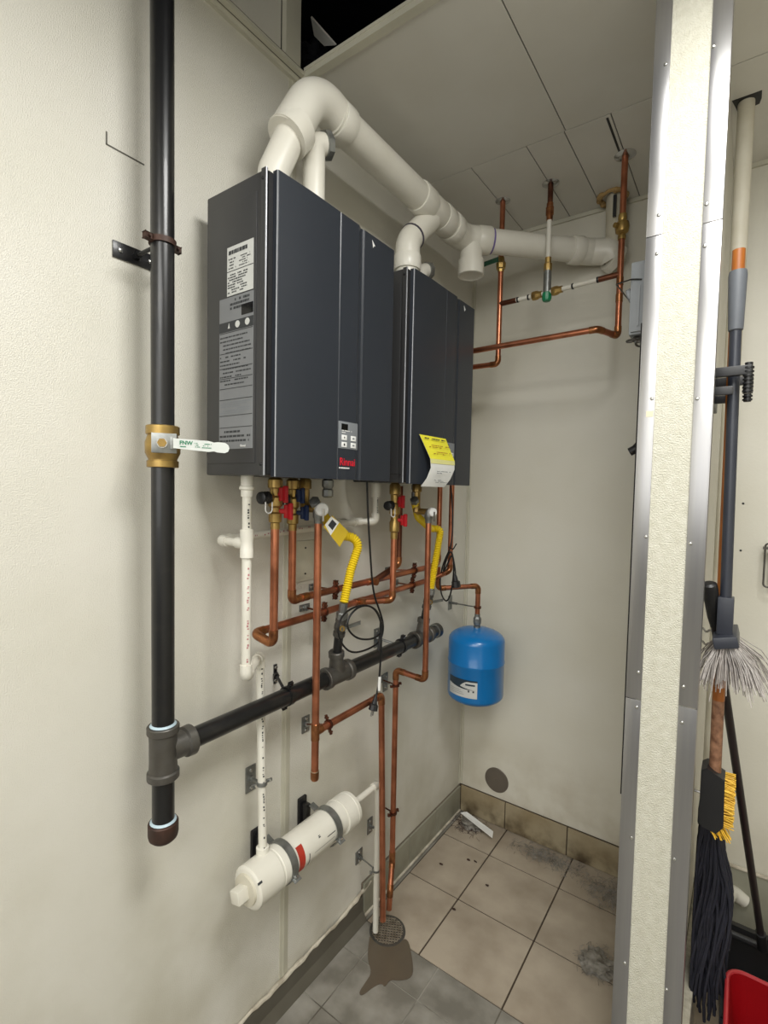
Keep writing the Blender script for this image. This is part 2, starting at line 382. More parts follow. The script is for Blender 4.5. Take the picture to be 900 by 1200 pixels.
guard(1.047, PX1, 1, 'corner_guard', [(1.0654, 1.3500, 1.1886)[2], (1.0644, 1.3500, 2.2926)[2]], [(1.0513, 1.3460, 2.6720), (1.0532, 1.3460, 2.3330), (1.0539, 1.3460, 2.2416), (1.0538, 1.3460, 1.9023), (1.0546, 1.3460, 1.5708), (1.0552, 1.3460, 1.2341), (1.0554, 1.3460, 1.1484), (1.0536, 1.3460, 0.8156), (1.0512, 1.3460, 0.4877)], 'aluminium corner guard on the right edge of the partition end, beside the hanging mops')
p = (0.9597, 1.3460, 1.8742)
tag(obj('tape_scrap', box((p[0]-.009, PY-.0042, p[2]-.007), (p[0]+.007, PY-.0036, p[2]+.007)), mat('tape', (214, 206, 180), .6), smooth=False), 'small cream scrap of tape stuck on the left corner guard', 'tape')
cb = struct('trim_7', box((PX1-.019, PY+.012, 0), (PX1+.012, W-.02, .27), bev=.006), STUC, smooth=False)
# ================================================================== GAS PIPING
VF = (1.0, -.7, 0)      # roughly towards the open side of the recess
GX, GY, GZ = .10, .616, 1.074
t = thing('gas_riser', 'thick black vertical gas pipe with brass shutoff valve on the left wall', 'gas pipe', (GX, GY, .78))
zv0, zv1 = (0.1000, 0.6144, 1.7199)[2], (0.1000, 0.6145, 1.8121)[2]
zr = .0243
obj('pipe', cyl((GX, GY, zv1-.006), (GX, GY, 3.3), zr, 22), BLK, t)
obj('pipe', cyl((GX, GY, GZ+.02), (GX, GY, zv0+.006), zr, 22), BLK, t)
zc = (0.1000, 0.6153, 0.9205)[2]; zb = (0.1000, 0.6152, 0.8638)[2]
obj('pipe', cyl((GX, GY, zc-.005), (GX, GY, GZ-.02), zr, 22), BLK, t)
vb = zv0; hgt = zv1-zv0
obj('valve_body', lathe((GX, GY, vb), (GX, GY, 9), [(0, .031), (.001, .033), (hgt*.16, .033), (hgt*.17, .030), (hgt*.2, .030), (hgt*.35, .0365), (hgt*.6, .0365), (hgt*.78, .031), (hgt*.79, .035), (hgt*.98, .035), (hgt, .032)], 8 and 24), BRASS, t)
vc = Vector((GX+.0, GY, vb+hgt*.55)); hd = Vector((.85, -.53, 0)).normalized()   # stem towards the room
obj('valve_stem', cyl(vc+hd*.02, vc+hd*.056, .011, 14), CHROME, t)
sp = vc+hd*.05
la = Vector((.53, .85, 0)).normalized()
hv = obox(sp+la*.004, la, (0, 0, 1), hd,   .05, .042, .004, bev=.001); cyl(sp, sp+hd*.009, .009, 6, hv)
obox(sp+la*.022+hd*.004, la, (0, 0, 1), hd, .012, .026, .014, hv, bev=.001)
hh = obj('valve_bracket', hv, GALV, t)
obj('stem_nut', cyl(sp+hd*.002, sp+hd*.012, .0095, 6), BRASS, t)
l0 = sp+la*.022+hd*.010; Ll = .114
out = []
for s, zz in ((0, .0105), (Ll*.62, .0118), (Ll*.72, .0095), (Ll*.78, .0112), (Ll*.92, .0112), (Ll*.98, .007), (Ll, 0), (Ll*.98, -.007), (Ll*.92, -.0112), (Ll*.78, -.0112), (Ll*.72, -.0095), (Ll*.62, -.0118), (0, -.0105)): out.append(l0+la*s+Vector((0, 0, zz-.05*s)))
lev = obj('valve_lever', prism(out, hd*.003), LEVER, t, sharp=50)
text('FNW', .0115, l0+la*.012+hd*.0031+Vector((0, 0, -.002)), la, (0, 0, 1), GRN, lev, bold=.0003)
lines(l0+la*.042+hd*.003+Vector((0, 0, -.008)), la, (0, 0, 1), .012, .012, 3, 4, lev, GRN); lines(l0+la*.057+hd*.003+Vector((0, 0, -.009)), la, (0, 0, 1), .022, .012, 3, 5, lev, GRN)
lines(l0+la*.012+hd*.003+Vector((0, 0, -.009)), la, (0, 0, 1), .02, .005, 1, 9, lev, GRN)
# tee: run vertical, branch along +Y
bm = lathe((GX, GY, GZ-.062), (GX, GY, 9), [(0, .033), (.002, .035), (.016, .035), (.019, .031), (.04, .030), (.085, .030), (.105, .031), (.108, .035), (.122, .035), (.124, .033)], 24)
lathe((GX, GY+.015, GZ), (GX, 9, GZ), [(0, .029), (.035, .030), (.038, .035), (.056, .036), (.058, .034)], 24, bm)
obj('tee', bm, IRON, t)
obj('sealant_ring', lathe((GX, GY, GZ+.062), (GX, GY, 9), [(0, .0255), (.001, .029), (.003, .0275), (.005, .0245)], 20), mat('pipe_dope', (176, 196, 206), .4), t)
obj('end_cap', lathe((GX, GY, zb), (GX, GY, 9), [(0, .012), (.003, .024), (.010, .031), (.018, .033), (.044, .033), (.047, .031)], 24), RUST, t)
obj('sealant_ring', lathe((GX, GY, zb+.047), (GX, GY, 9), [(0, .0255), (.001, .029), (.003, .0275), (.005, .0245)], 20), MATS['pipe_dope'], t)
# horizontal header
YE = (0.1000, 1.8624, 1.0792)[1]
t = thing('gas_header', 'black horizontal gas pipe with grey tees running along the left wall', 'gas pipe', (GX, GY+.07, GZ))
HZ = 1.076; hr = .0245
def ybr(x, y): return (0.1000, 0.3152, 1.6296)[1]
T1 = (0.1000, 1.2169, 1.0842)[1]; T2 = (0.1000, 1.7430, 1.0808)[1]
obj('pipe', cyl((GX, GY+.066, GZ), (GX, T1-.04, HZ), hr, 22), BLK, t)
obj('pipe', cyl((GX, T1+.04, HZ), (GX, T2-.04, HZ), hr, 22), BLK, t)
obj('pipe', cyl((GX, T2+.04, HZ), (GX, YE-.005, HZ), hr, 22), BLK, t)
def hteee(y, up_dir, L):
    bm = lathe((GX, y-.062, HZ), (GX, 9, HZ), [(0, .032), (.002, .0345), (.018, .0345), (.021, .030), (.103, .030), (.106, .0345), (.122, .0345), (.124, .032)], 22)
    u = Vector(up_dir).normalized(); c = Vector((GX, y, HZ))
    lathe(c+u*.012, c+u, [(0, .027), (.03, .024), (.048, .022), (.05, .026), (.066, .026), (.068, .024)], 20, bm)
    obj('tee', bm, IRON, t)
    lathe_p = c+u*.078
    return c+u*.078, u
ud1 = Vector((0.1100, 1.1930, 1.2651)) - Vector((GX, T1, HZ)); ud2 = Vector((0.1100, 1.7486, 1.1878)) - Vector((GX, T2, HZ))
b1, u1 = hteee(T1, ud1, 0); b2, u2 = hteee(T2, ud2, 0)
obj('end_cap', lathe((GX, YE-.012, HZ), (GX, 9, HZ), [(0, .028), (.001, .031), (.022, .031), (.028, .027), (.03, .015)], 22), BLK, t)
obj('cap_ring', lathe((GX, YE-.016, HZ), (GX, 9, HZ), [(0, .0255), (.001, .030), (.004, .030), (.005, .0255)], 22), GALV, t)
# drops: nipple, cock valve, connector nut, yellow flexible hose
def gas_drop(b, u, name, labl, hoselab, hose, lever_dir, levcol, idx, tail):
    t = thing(name, labl, 'gas valve', b-u*.03, 'gas drops')
    e = Vector(hose[0]); d = (e-b); L = d.length; d.normalize()
    obj('nipple', cyl(b-u*.022, b+d*L*.35, .0148, 16), BLK, t)
    obj('valve_body', lathe(b+d*L*.33, e, [(0, .019), (.002, .0195), (.014, .0195), (.016, .016), (.026, .0195), (.040, .0195), (.05, .016), (.052, .0185), (.062, .0185), (.064, .014)], 8 and 14), IRON, t)
    vc = b+d*(L*.33+.033); ld = Vector(lever_dir).normalized()
    pv = cyl(vc, vc+Vector((.8, -.55, 0)).normalized()*.027, .009, 12)
    obj('valve_stem', pv, BRASS, t)
    obj('valve_lever', obox(vc+Vector((.8, -.55, 0)).normalized()*.026+ld*.034, ld, (0, 0, 1), ld.cross(Vector((0, 0, 1))), .075, .011, .0035, bev=.001), levcol, t)
    obj('connector_nut', lathe(b+d*(L*.33+.062), e, [(0, .016), (.001, .019), (.02, .019), (.023, .014), (L*.67-.062 if L*.67 > .09 else .03, .013)], 6), GALV, t)
    g = thing('gas_hose', hoselab, 'gas hose', hose[0], 'yellow gas hoses')
    P = fillet(hose, .035, 10); 
    # resample and ripple the radius: corrugations
    ln = [0]
    for i in range(1, len(P)): ln.append(ln[-1]+(P[i]-P[i-1]).length)
    n = int(ln[-1]/.0036); Q = []; R = []
    k = 0
    for i in range(n+1):
        s = ln[-1]*i/n
        while k < len(ln)-2 and ln[k+1] < s: k += 1
        f = (s-ln[k])/max(1e-6, ln[k+1]-ln[k]); Q.append(P[k].lerp(P[k+1], f)); R.append(.0136+(.0017 if i % 2 else -.0017))
    obj('hose', sweep(new(), Q, .012, 14, True, R), YEL, g, sharp=25)
    obj('end_nut', lathe(Q[-1]-(Q[-1]-Q[-4]).normalized()*.004, Q[-1]+(Q[-1]-Q[-4]), [(0, .0145), (.001, .0165), (.018, .0165), (.02, .012)], 6), GALV, g)
    return g
h1 = [(0.1450, 1.1923, 1.3228), (0.1500, 1.2172, 1.4229), (0.1600, 1.2539, 1.5215), (0.1200, 1.1875, 1.5339), (0.1300, 1.1047, 1.6015), (0.1500, 1.0536, 1.6361)]
gas_drop(b1, u1, 'gas_drop', 'gas cock and short nipple standing on the header under the nearer heater', 'yellow corrugated gas hose under the nearer heater with a paper tag', h1, (.25, 1, .12), GALV, 0, 0)
h2 = [(0.1300, 1.7583, 1.2772), (0.1350, 1.7731, 1.3637), (0.1500, 1.7948, 1.5246), (0.1200, 1.7636, 1.5209), (0.1300, 1.6464, 1.5744), (0.1500, 1.5873, 1.6352)]
gas_drop(b2, u2, 'gas_drop', 'gas cock and short nipple standing on the header near its capped far end', 'yellow corrugated gas hose under the farther heater', h2, (.25, 1, 0), GALV, 1, 0)
# paper tag tied to the near hose
A = Vector((0.1700, 1.1019, 1.5960)); 
ax = (Vector((0.1700, 1.1151, 1.5168))-A); ay = (Vector((0.1700, 1.1407, 1.5792))-A)
bm = new(); q0 = Vector((0.1800, 1.0906, 1.6019)); q1 = Vector((0.1800, 1.1654, 1.5501)); q2 = Vector((0.1800, 1.1269, 1.5065)); q3 = Vector((0.1800, 1.0549, 1.5713))
tg = tag(obj('hose_tag', prism([q0, q1, q2, q3], (.0008, 0, 0)), mat('tag_mustard', (206, 176, 44), .55), smooth=False), 'yellow and white paper tag hanging from the nearer gas hose', 'tag')
obj('tag_panel', prism([q3.lerp(q0, .15)+Vector((.0009, 0, 0)), q0.lerp(q3, .1)+Vector((.0009, 0, 0)), q0.lerp(q1, .42)+Vector((.0009, 0, 0)), q3.lerp(q2, .42)+Vector((.0009, 0, 0))], (.0004, 0, 0)), PAPER, tg, smooth=False)
obj('tag_print', prism([q3.lerp(q0, .3).lerp(q2.lerp(q1, .3), .1)+Vector((.0014, 0, 0)), q3.lerp(q0, .8).lerp(q2.lerp(q1, .8), .1)+Vector((.0014, 0, 0)), q3.lerp(q0, .8).lerp(q2.lerp(q1, .8), .36)+Vector((.0014, 0, 0)), q3.lerp(q0, .3).lerp(q2.lerp(q1, .3), .36)+Vector((.0014, 0, 0))], (.0002, 0, 0)), PRD, tg, smooth=False)
# ================================================================== HANGERS
def hanger(name, labl, pc, paxis, r, plate, mt_ring, mt_plate, wr=.012, group='pipe hangers', plate_sz=(.03, .075), wing=True, pmat=None, rodr=.0045, pd=None):
    """wall plate (on X=0) + threaded rod + split ring round a pipe at pc whose axis is paxis"""
    pc = Vector(pc); pl = Vector(plate); ax = Vector(paxis).normalized()
    t = thing(name, labl, 'pipe hanger', pl, group)
    bm = box((0.0005, pl.y-plate_sz[0]/2, pl.z-plate_sz[1]/2), (.0045, pl.y+plate_sz[0]/2, pl.z+plate_sz[1]/2), bev=.001)
    obj('plate', bm, mt_plate, t)
    for s in (-1, 1):
        off = plate_sz[1]*.34*s if plate_sz[1] > plate_sz[0] else 0; offy = 0 if plate_sz[1] > plate_sz[0] else plate_sz[0]*.34*s
        obj('bolt', lathe((.0044, pl.y+offy, pl.z+off), (1, pl.y+offy, pl.z+off), [(0, .006), (.003, .0055), (.004, .003)], 6), SCREW, t)
    d = (pc-Vector((.004, pl.y, pl.z))); e = pc-d.normalized()*(r+.002)
    obj('rod', cyl((.004, pl.y, pl.z), e, rodr, 10), mt_plate if not pmat else pmat, t)
    obj('rod_nut', cyl(Vector((.004, pl.y, pl.z)), Vector((.004, pl.y, pl.z))+d.normalized()*.012, .009, 6), mt_plate, t)
    bm = new(); R = []; a, b = frame(ax); n = 24
    prof = [(-wr/2, r+.0006), (-wr/2, r+.004), (wr/2, r+.004), (wr/2, r+.0006)]
    loops = [[bm.verts.new(pc+ax*s+(a*math.cos(2*math.pi*i/n)+b*math.sin(2*math.pi*i/n))*rr) for i in range(n)] for s, rr in prof]
    for k in range(4): skin(bm, loops[k], loops[(k+1) % 4])
    obj('ring', bm, mt_ring, t)
    if wing:
        w0 = ax.cross(d.normalized()).normalized()
        for s in (-1, 1):
            c = pc + w0*s*(r+.010)
            obj('ear', obox(c, w0, ax, d, .018, wr, .009, bev=.002), mt_ring, t)
            obj('ear_bolt', cyl(c-d.normalized()*.009, c+d.normalized()*.010, .0035, 8), SCREW if mt_ring is GALV else mt_ring, t)
    return t
hanger('pipe_hanger', 'dark wall bracket and brown split ring holding the thick vertical gas pipe', (GX, GY, (0.1000, 0.6171, 2.2069)[2]), (0, 0, 1), .0243, (0, .607, (0.0000, 0.6117, 2.1987)[2]), RUST, BLK, .012, plate_sz=(.10, .036))
hanger('pipe_hanger', 'black split ring on the horizontal gas pipe left of the tall copper pipe', (GX, (0.1000, 0.9995, 1.0719)[1], HZ), (0, 1, 0), hr, (0, (0.0000, 1.0097, 1.0736)[1]+.03, HZ+.03), BLK, BLK, .014, plate_sz=(.012, .06))
hanger('pipe_hanger', 'black split ring on the horizontal gas pipe near its capped far end', (GX, (0.1000, 1.5919, 1.0756)[1], HZ), (0, 1, 0), hr, (0, (0.1000, 1.5919, 1.0756)[1]-.03, HZ+.02), BLK, GALV, .014)
# ================================================================== WATER HEATERS
def heater(y0, y1, zb, zt, xf, labl, near):
    t = thing('water_heater', labl, 'water heater', (.16, (y0+y1)/2, zb), 'tankless water heaters')
    xb = xf-.017
    obj('body', box((.055, y0, zb), (xb, y1, zt), bev=.004), HEATS, t)
    bm = new(); box((.0, y0+.06, zt-.10), (.056, y1-.06, zt-.06), bm); box((.0, y0+.06, zb+.04), (.056, y1-.06, zb+.08), bm)
    obj('mounting_bracket', bm, GALV, t)
    # side: pressed panel and front flange
    obj('side_panel', box((.066, y0-.0022, zb+.028), (.240, y0+.001, zt-.04), bev=.0016), HEATS, t)
    bm = new(); box((xb-.012, y0-.003, zb-.002), (xb+.003, y0+.004, zt+.002), bm, .0015); obj('front_flange', bm, HEDGE if False else HEATS, t)
    obj('flange_lip', cyl((xb+.003, y0-.001, zb), (xb+.003, y0-.001, zt+.001), .0022, 8), HEDGE, t)
    for z in (zb+.025, zt-.02): obj('screw', lathe((xb-.006, y0-.003, z), (xb-.006, y0-1, z), [(0, .004), (.002, .0035), (.003, .001)], 10), DARK, t)
    obj('door_gap', box((xb-.001, y0+.006, zb+.003), (xb+.003, y1-.006, zt-.003)), DARK, t, smooth=False)
    # front door: pressed sheet with a shallow groove and a chamfered step
    a = y0+.019; b = y1; g = y0+.229; s1 = y0+.303; s2 = y0+.326
    P = [(xb+.002, a), (xf-.003, a), (xf, a+.004), (xf+.004, (a+g)/2), (xf+.003, g-.002), (xf+.0015, g), (xf+.003, g+.002), (xf+.003, s1), (xf-.004, s2-.008), (xf-.004, s2), (xf-.001, s2+.006), (xf-.001, b-.006), (xf-.005, b), (xb+.002, b)]
    d = obj('front_door', prism([(x, y, zb-.003) for x, y in P], (0, 0, zt-zb+.005)), HEAT, t, sharp=12)
    obj('door_edge', cyl((xf-.0015, a+.001, zb-.002), (xf-.0015, a+.001, zt+.001), .0014, 6), HEDGE, t)
    # controller
    cz0, cz1, cy0, cy1 = zb+.078, zb+.149, y0+.231, y0+.311-.002
    if near: cp = obj('control_panel', box((xf+.0015, cy0, cz0), (xf+.0045, cy1, cz1), bev=.0008), PANEL, d)
    else: cp = obj('control_panel', box((xf+.0015, cy0, cz0), (xf+.0045, cy1, cz1), bev=.0008), PANEL, d)
    k = new(); x = xf+.0045; bw = .0175
    cw = cy1-cy0; ch = cz1-cz0
    def ob(nm, yy, zz, ww, hh, mt, dd=.0012): obj(nm, box((x, yy-ww/2, zz-hh/2), (x+dd, yy+ww/2, zz+hh/2), bev=.0004), mt, d)
    ob('display', cy0+cw*.30, cz0+ch*.80, .026, .0165, LCD, .0006)
    for yy in (.28, .76):
        for zz in (.41, .15):
            ob('button', cy0+cw*yy, cz0+ch*zz, .021, .0135, BTN)
            if yy < .5: obj('button_mark', cyl((x+.0011, cy0+cw*yy, cz0+ch*zz), (x+.0016, cy0+cw*yy, cz0+ch*zz), .0032, 3 if zz > .3 else 8), LCD, d)
            else: obj('button_mark', box((x+.0011, cy0+cw*yy-.004, cz0+ch*zz-.002), (x+.0016, cy0+cw*yy+.004, cz0+ch*zz+.002)), PANEL, d, smooth=False)
    lines((x, cy0+cw*.15, cz0+ch*.56), (0, 1, 0), (0, 0, 1), .05, .010, 2, 3, d, WPR)
    text('Rinnai', .029, (xf+.0032, cy0+.006, zb+.034), (0, 1, 0), (0, 0, 1), RED, d, xs=.9, bold=.0002)
    lines((xf+.003, cy0+.004, zb+.025), (0, 1, 0), (0, 0, 1), cw-.012, .0045, 1, 4, d, WPR, dens=1, fill=.8)
    # white flash mark near the top
    yy = y0+.371; z = zt-.02
    obj('brand_mark', prism([(xf-.001, yy-.006, z+.009), (xf-.001, yy+.008, z-.003), (xf-.001, yy+.003, z-.004), (xf-.001, yy-.001, z-.010)], (.0008, 0, 0)), WPR, d, smooth=False)
    # side labels
    if near:
        yl = y0-.0023
        o = obj('spec_label', box((.138, yl-.0006, zb+.420), (.232, yl, zb+.532)), LABW, t, smooth=False)
        obj('label_rule', box((.138, yl-.0010, zb+.475), (.232, yl-.0005, zb+.4765)), PRD, t, smooth=False)
        lines((.144, yl-.0003, zb+.512), (1, 0, 0), (0, 0, 1), .082, .013, 1, 11, t, PRD, fill=.7, dens=1)
        lines((.144, yl-.0003, zb+.479), (1, 0, 0), (0, 0, 1), .030, .028, 4, 12, t, PRD); lines((.182, yl-.0003, zb+.480), (1, 0, 0), (0, 0, 1), .044, .026, 5, 13, t, PRD)
        lines((.141, yl-.0003, zb+.424), (1, 0, 0), (0, 0, 1), .082, .046, 8, 14, t, PRD, fill=.5)
        o = obj('warning_label', box((.110, yl-.0006, zb+.062), (.2335, yl, zb+.417)), LABG, t, smooth=False)
        lines((.150, yl-.0003, zb+.385), (1, 0, 0), (0, 0, 1), .08, .028, 3, 20, t, PRD, fill=.6)
        obj('black_block', box((.192, yl-.0012, zb+.368), (.2325, yl-.0005, zb+.392)), LCD, t, smooth=False)
        obj('label_band', box((.110, yl-.0011, zb+.338), (.2335, yl-.0005, zb+.361)), PRD, t, smooth=False)
        for xx in (.178, .213): obj('round_mark', cyl((xx, yl-.0010, zb+.3505), (xx, yl-.0016, zb+.3505), .008, 16), LABW, t)
        obj('flame_mark', prism([(.143, yl-.0012, zb+.345), (.150, yl-.0012, zb+.345), (.147, yl-.0012, zb+.357)], (0, -.0005, 0)), LABW, t, smooth=False)
        lines((.113, yl-.0003, zb+.210), (1, 0, 0), (0, 0, 1), .114, .120, 13, 21, t, PRD, fill=.35, dens=.95)
        for zz in (.335, .287, .252, .228, .204, .178, .140, .112): obj('label_rule', box((.112, yl-.0010, zb+zz), (.2315, yl-.0005, zb+zz+.0016)), PRD, t, smooth=False)
        lines((.113, yl-.0003, zb+.145), (1, 0, 0), (0, 0, 1), .116, .03, 6, 23, t, PANEL, fill=.6, dens=.9)
        lines((.113, yl-.0003, zb+.076), (1, 0, 0), (0, 0, 1), .116, .032, 3, 22, t, PRD, fill=.45, dens=.95)
        text('Rinnai', .008, (.190, yl-.0008, zb+.066), (1, 0, 0), (0, 0, 1), WPR, t)
    # vent collars on top
    return t
Y1, Z1B, Z1T, XF1 = .758, 1.708, 2.38, .285
h1o = heater(Y1, 1.236, Z1B, Z1T, XF1, 'charcoal wall-hung tankless water heater nearer the camera, with white and grey side labels', True)
Y2, Z2B, Z2T, XF2 = 1.337, 1.703, 2.378, .275
h2o = heater(Y2, 1.797, Z2B, Z2T, XF2, 'charcoal tankless water heater nearer the corner, with a yellow and white tag on its door', False)
# tag on the far heater
bm = new(); C1 = [(1.397, 1.566, 1.862, .002), (1.420, 1.585, 1.825, .010), (1.437, 1.600, 1.785, .022), (1.440, 1.598, 1.755, .024), (1.425, 1.580, 1.72, .018), (1.405, 1.556, 1.692, .008)]
def strip(rows, xo, mt, nm, par, th=.0006):
    bm = new(); A = []; B = []
    for (a, b, z, x) in rows:
        A.append((bm.verts.new((XF2+.004+x+xo, a, z)), bm.verts.new((XF2+.004+x+xo+.004, b, z))))
        B.append((bm.verts.new((XF2+.004+x+xo+th, a, z)), bm.verts.new((XF2+.004+x+xo+.004+th, b, z))))
    for i in range(len(A)-1):
        bm.faces.new((A[i][0], A[i][1], A[i+1][1], A[i+1][0])); bm.faces.new((B[i][0], B[i+1][0], B[i+1][1], B[i][1]))
        bm.faces.new((A[i][0], A[i+1][0], B[i+1][0], B[i][0])); bm.faces.new((A[i][1], B[i][1], B[i+1][1], A[i+1][1]))
    bm.faces.new((A[0][0], B[0][0], B[0][1], A[0][1])); bm.faces.new((A[-1][0], A[-1][1], B[-1][1], B[-1][0]))
    return obj(nm, bm, mt, par)
tt = strip(C1, 0, PAPER, 'service_tag', None); tag(tt, 'curled yellow and white service tag taped on the door of the farther heater', 'tag')
strip(C1[:3], .0008, YTAG, 'yellow_half', tt)
strip([C1[2], (1.4385, 1.5995, 1.770, .0235)], .0008, mat('tag_pale', (228, 224, 150), .6), 'pale_band', tt)
for (z, x, ya, yb, n, mt_, sd) in ((1.848, .0065, 1.418, 1.560, 1, PRD, 1), (1.822, .012, 1.440, 1.575, 2, MATS['stick_wood'], 2), (1.800, .0185, 1.445, 1.585, 2, MATS['stick_wood'], 5), (1.735, .0265, 1.47, 1.58, 2, PANEL, 3), (1.705, .0165, 1.47, 1.56, 3, PANEL, 4)):
    lines((XF2+.0075+x, ya, z), (.03, 1, 0), (0, 0, 1), yb-ya, .012 if n > 1 else .009, n, sd, tt, mt_, fill=.4)
# ================================================================== BIG WHITE VENT
vz = 2.70; vr = .0475
V = thing('vent_pipe', 'thick white plastic vent pipe looping from the nearer heater across to the ceiling corner', 'vent pipe', (.15, .862, Z1T))
A0 = (.15, .862, Z1T); A1 = (.15, .862, vz); A2 = (.20, 1.16, vz); A3 = (.182, 1.86, vz); B1 = (.575, 2.255, vz); B2 = (.648, 2.255, vz); B3 = (.648, 2.255, H-.004)
rz = [(.15, .882, Z1T), (.15, .882, 2.47), (.170, .925, 2.585)]
obj('pipe', sweep(new(), fillet(rz, .06, 8), .0385, 24), PVC, V)
eS = Vector((.166, .912, 2.572)); eC = Vector((.186, .988, 2.722)); eE = Vector((.188, 1.09, vz))
el = fillet([eS, eC, eE+Vector((0, .02, 0))], .10, 14)
eD = (el[1]-el[0]).normalized()
obj('elbow', sweep(new(), el, vr*1.04, 26), PVC, V)
obj('elbow_hub', lathe(eS-Vector((0, 0, .006)), eS+Vector((.018, .085, .11)), [(0, .039), (.001, vr*1.16), (.05, vr*1.16), (.052, vr)], 26), PVC, V)
dA = (Vector(A3)-Vector((.188, 1.09, vz))).normalized(); pA = Vector((.188, 1.09, vz))
sleeve(pA+dA*.002, dA, .05, vr*1.12, V, PVC, 'elbow_hub')
obj('pipe', cyl(pA-dA*.03, A3, vr, 26), PVC, V)
def onA(y): return pA + dA*((y-pA.y)/dA.y)
yw = (0.1900, 1.5582, 2.6830)[1]
sleeve(onA(yw-.02), dA, .075, vr*1.13, V, PVC, 'wye_hub'); sleeve(onA(yw+.06), dA, .09, vr*1.06, V, PVC, 'wye_body'); sleeve(onA(yw+.13), dA, .06, vr*1.14, V, PVC, 'wye_hub')
dB = (Vector(B1)-Vector(A3)).normalized()
e2 = fillet([Vector(A3)-dA*.10, A3, Vector(A3)+dB*.10], .09, 8)
obj('bend', sweep(new(), e2, vr*1.10, 26), PVC, V)
sleeve(Vector(A3)-dA*.10, dA, .05, vr*1.17, V, PVC, 'bend_hub')
sleeve(Vector(A3)+dB*.085, dB, .055, vr*1.15, V, PVC, 'bend_hub')
obj('primer_ring', cyl(Vector(A3)+dB*.110, Vector(A3)+dB*.121, vr*1.02, 26), PURP, V, label='purple primer ring')
obj('pipe', cyl(A3, Vector(B1)-dB*.05, vr, 26), PVC, V)
# down-facing capped leg at the bend
c0 = Vector(A3)+dB*.035
obj('drain_leg', cyl(c0, c0-Vector((0, 0, .115)), vr*.95, 24), PVC, V)
obj('drain_hub', lathe(c0-Vector((0, 0, .085)), c0-Vector((0, 0, 9)), [(0, vr), (.001, vr*1.1), (.06, vr*1.1), (.062, vr*.98), (.058, vr*.92), (.052, vr*.5)], 26), PVC, V)
e3 = fillet([Vector(B1)-dB*.07, Vector(B1)+dB*.01, Vector((.655, 2.270, vz-.012)), Vector((.665, 2.282, vz-.04))], .05, 10)
obj('elbow', sweep(new(), e3, vr*1.10, 26), PVC, V)
sleeve(Vector(B1)-dB*.065, dB, .05, vr*1.18, V, PVC, 'elbow_hub')
obj('pipe', cyl((.672, 2.276, vz-.06), (.668, 2.272, H-.006), .039, 24), PVCO, V)
sleeve(e3[-1], (.75, .75, -.5), .034, vr*1.22, V, PVC, 'elbow_hub')
obj('slot', box((.668, 2.214, 2.80), (.680, 2.222, 2.885)), DARK, V, smooth=False)
bm = new(); n = 22; pts = []; 
rr = random.Random(3); pts = [Vector((.655+.052*math.cos(i*2*math.pi/n), 2.262+.052*math.sin(i*2*math.pi/n), H-.012+rr.uniform(-.006, .004))) for i in range(n)]
pts.append(pts[0]); sweep(bm, pts, .009, 8, True, [.009+rr.uniform(-.003, .004) for _ in pts])
tag(obj('foam_collar', bm, TAN), 'ragged tan foam collar where the vent meets the ceiling corner', 'foam')
# far heater exhaust riser into the wye
Rz = thing('vent_riser', 'white plastic vent riser with a dark band on the farther heater', 'vent pipe', (.165, 1.50, Z2T))
rp = [(.160, 1.488, Z2T), (.160, 1.488, 2.545), (.172, 1.60, 2.66)]
obj('pipe', tube([rp[0], (.160, 1.488, 2.50)], .040, n=22), PVC, Rz)
obj('elbow', sweep(new(), fillet([(.160, 1.488, 2.46), (.160, 1.488, 2.545), (.174, 1.605, 2.665)], .07, 10), .043, 22), PVC, Rz)
sleeve((.160, 1.488, 2.47), (0, 0, 1), .05, .0475, Rz, PVC, 'elbow_hub')
obj('dark_band', cyl((.1625, 1.51, 2.567), (.1632, 1.515, 2.572), .0455, 22), mat('band', (70, 66, 78), .5), Rz)
obj('collar', cyl((.160, 1.488, Z2T), (.160, 1.488, Z2T+.03), .05, 22, ch=.002), PVC, Rz)
# collar of near heater
obj('collar', cyl((.15, .882, Z1T), (.15, .882, Z1T+.022), .046, 24, ch=.002), PVC, V)
# air intakes: small riser with hooked open end
def intake(x, y, z0, z1, r, labl, mesh=True):
    t = thing('air_intake', labl, 'air intake', (x, y, z0), 'air intakes')
    P = fillet([(x, y, z0), (x, y, z1), (x+.012, y+.036, z1+.010)], .03, 8)
    obj('pipe', sweep(new(), P, r, 20), PVC, t)
    e = P[-1]; d = (P[-1]-P[-3]).normalized()
    obj('end_ring', lathe(e-d*.012, e+d, [(0, r*1.02), (.001, r*1.22), (.018, r*1.22), (.019, r*.95), (.012, r*.9), (.01, r*.3)], 8), GALV, t)
    obj('collar', cyl((x, y, z0), (x, y, z0+.02), r*1.25, 22, ch=.002), PVC, t)
    return t
q = (0.1700, 1.0083, 2.5468)
intake(.17, q[1], Z1T, q[2]+.058, .030, 'short white air intake stub on the nearer heater, under the big vent elbow')
intake(.12, 1.64, Z2T, Z2T+.13, .026, 'short white air intake stub on the farther heater, behind its vent riser')
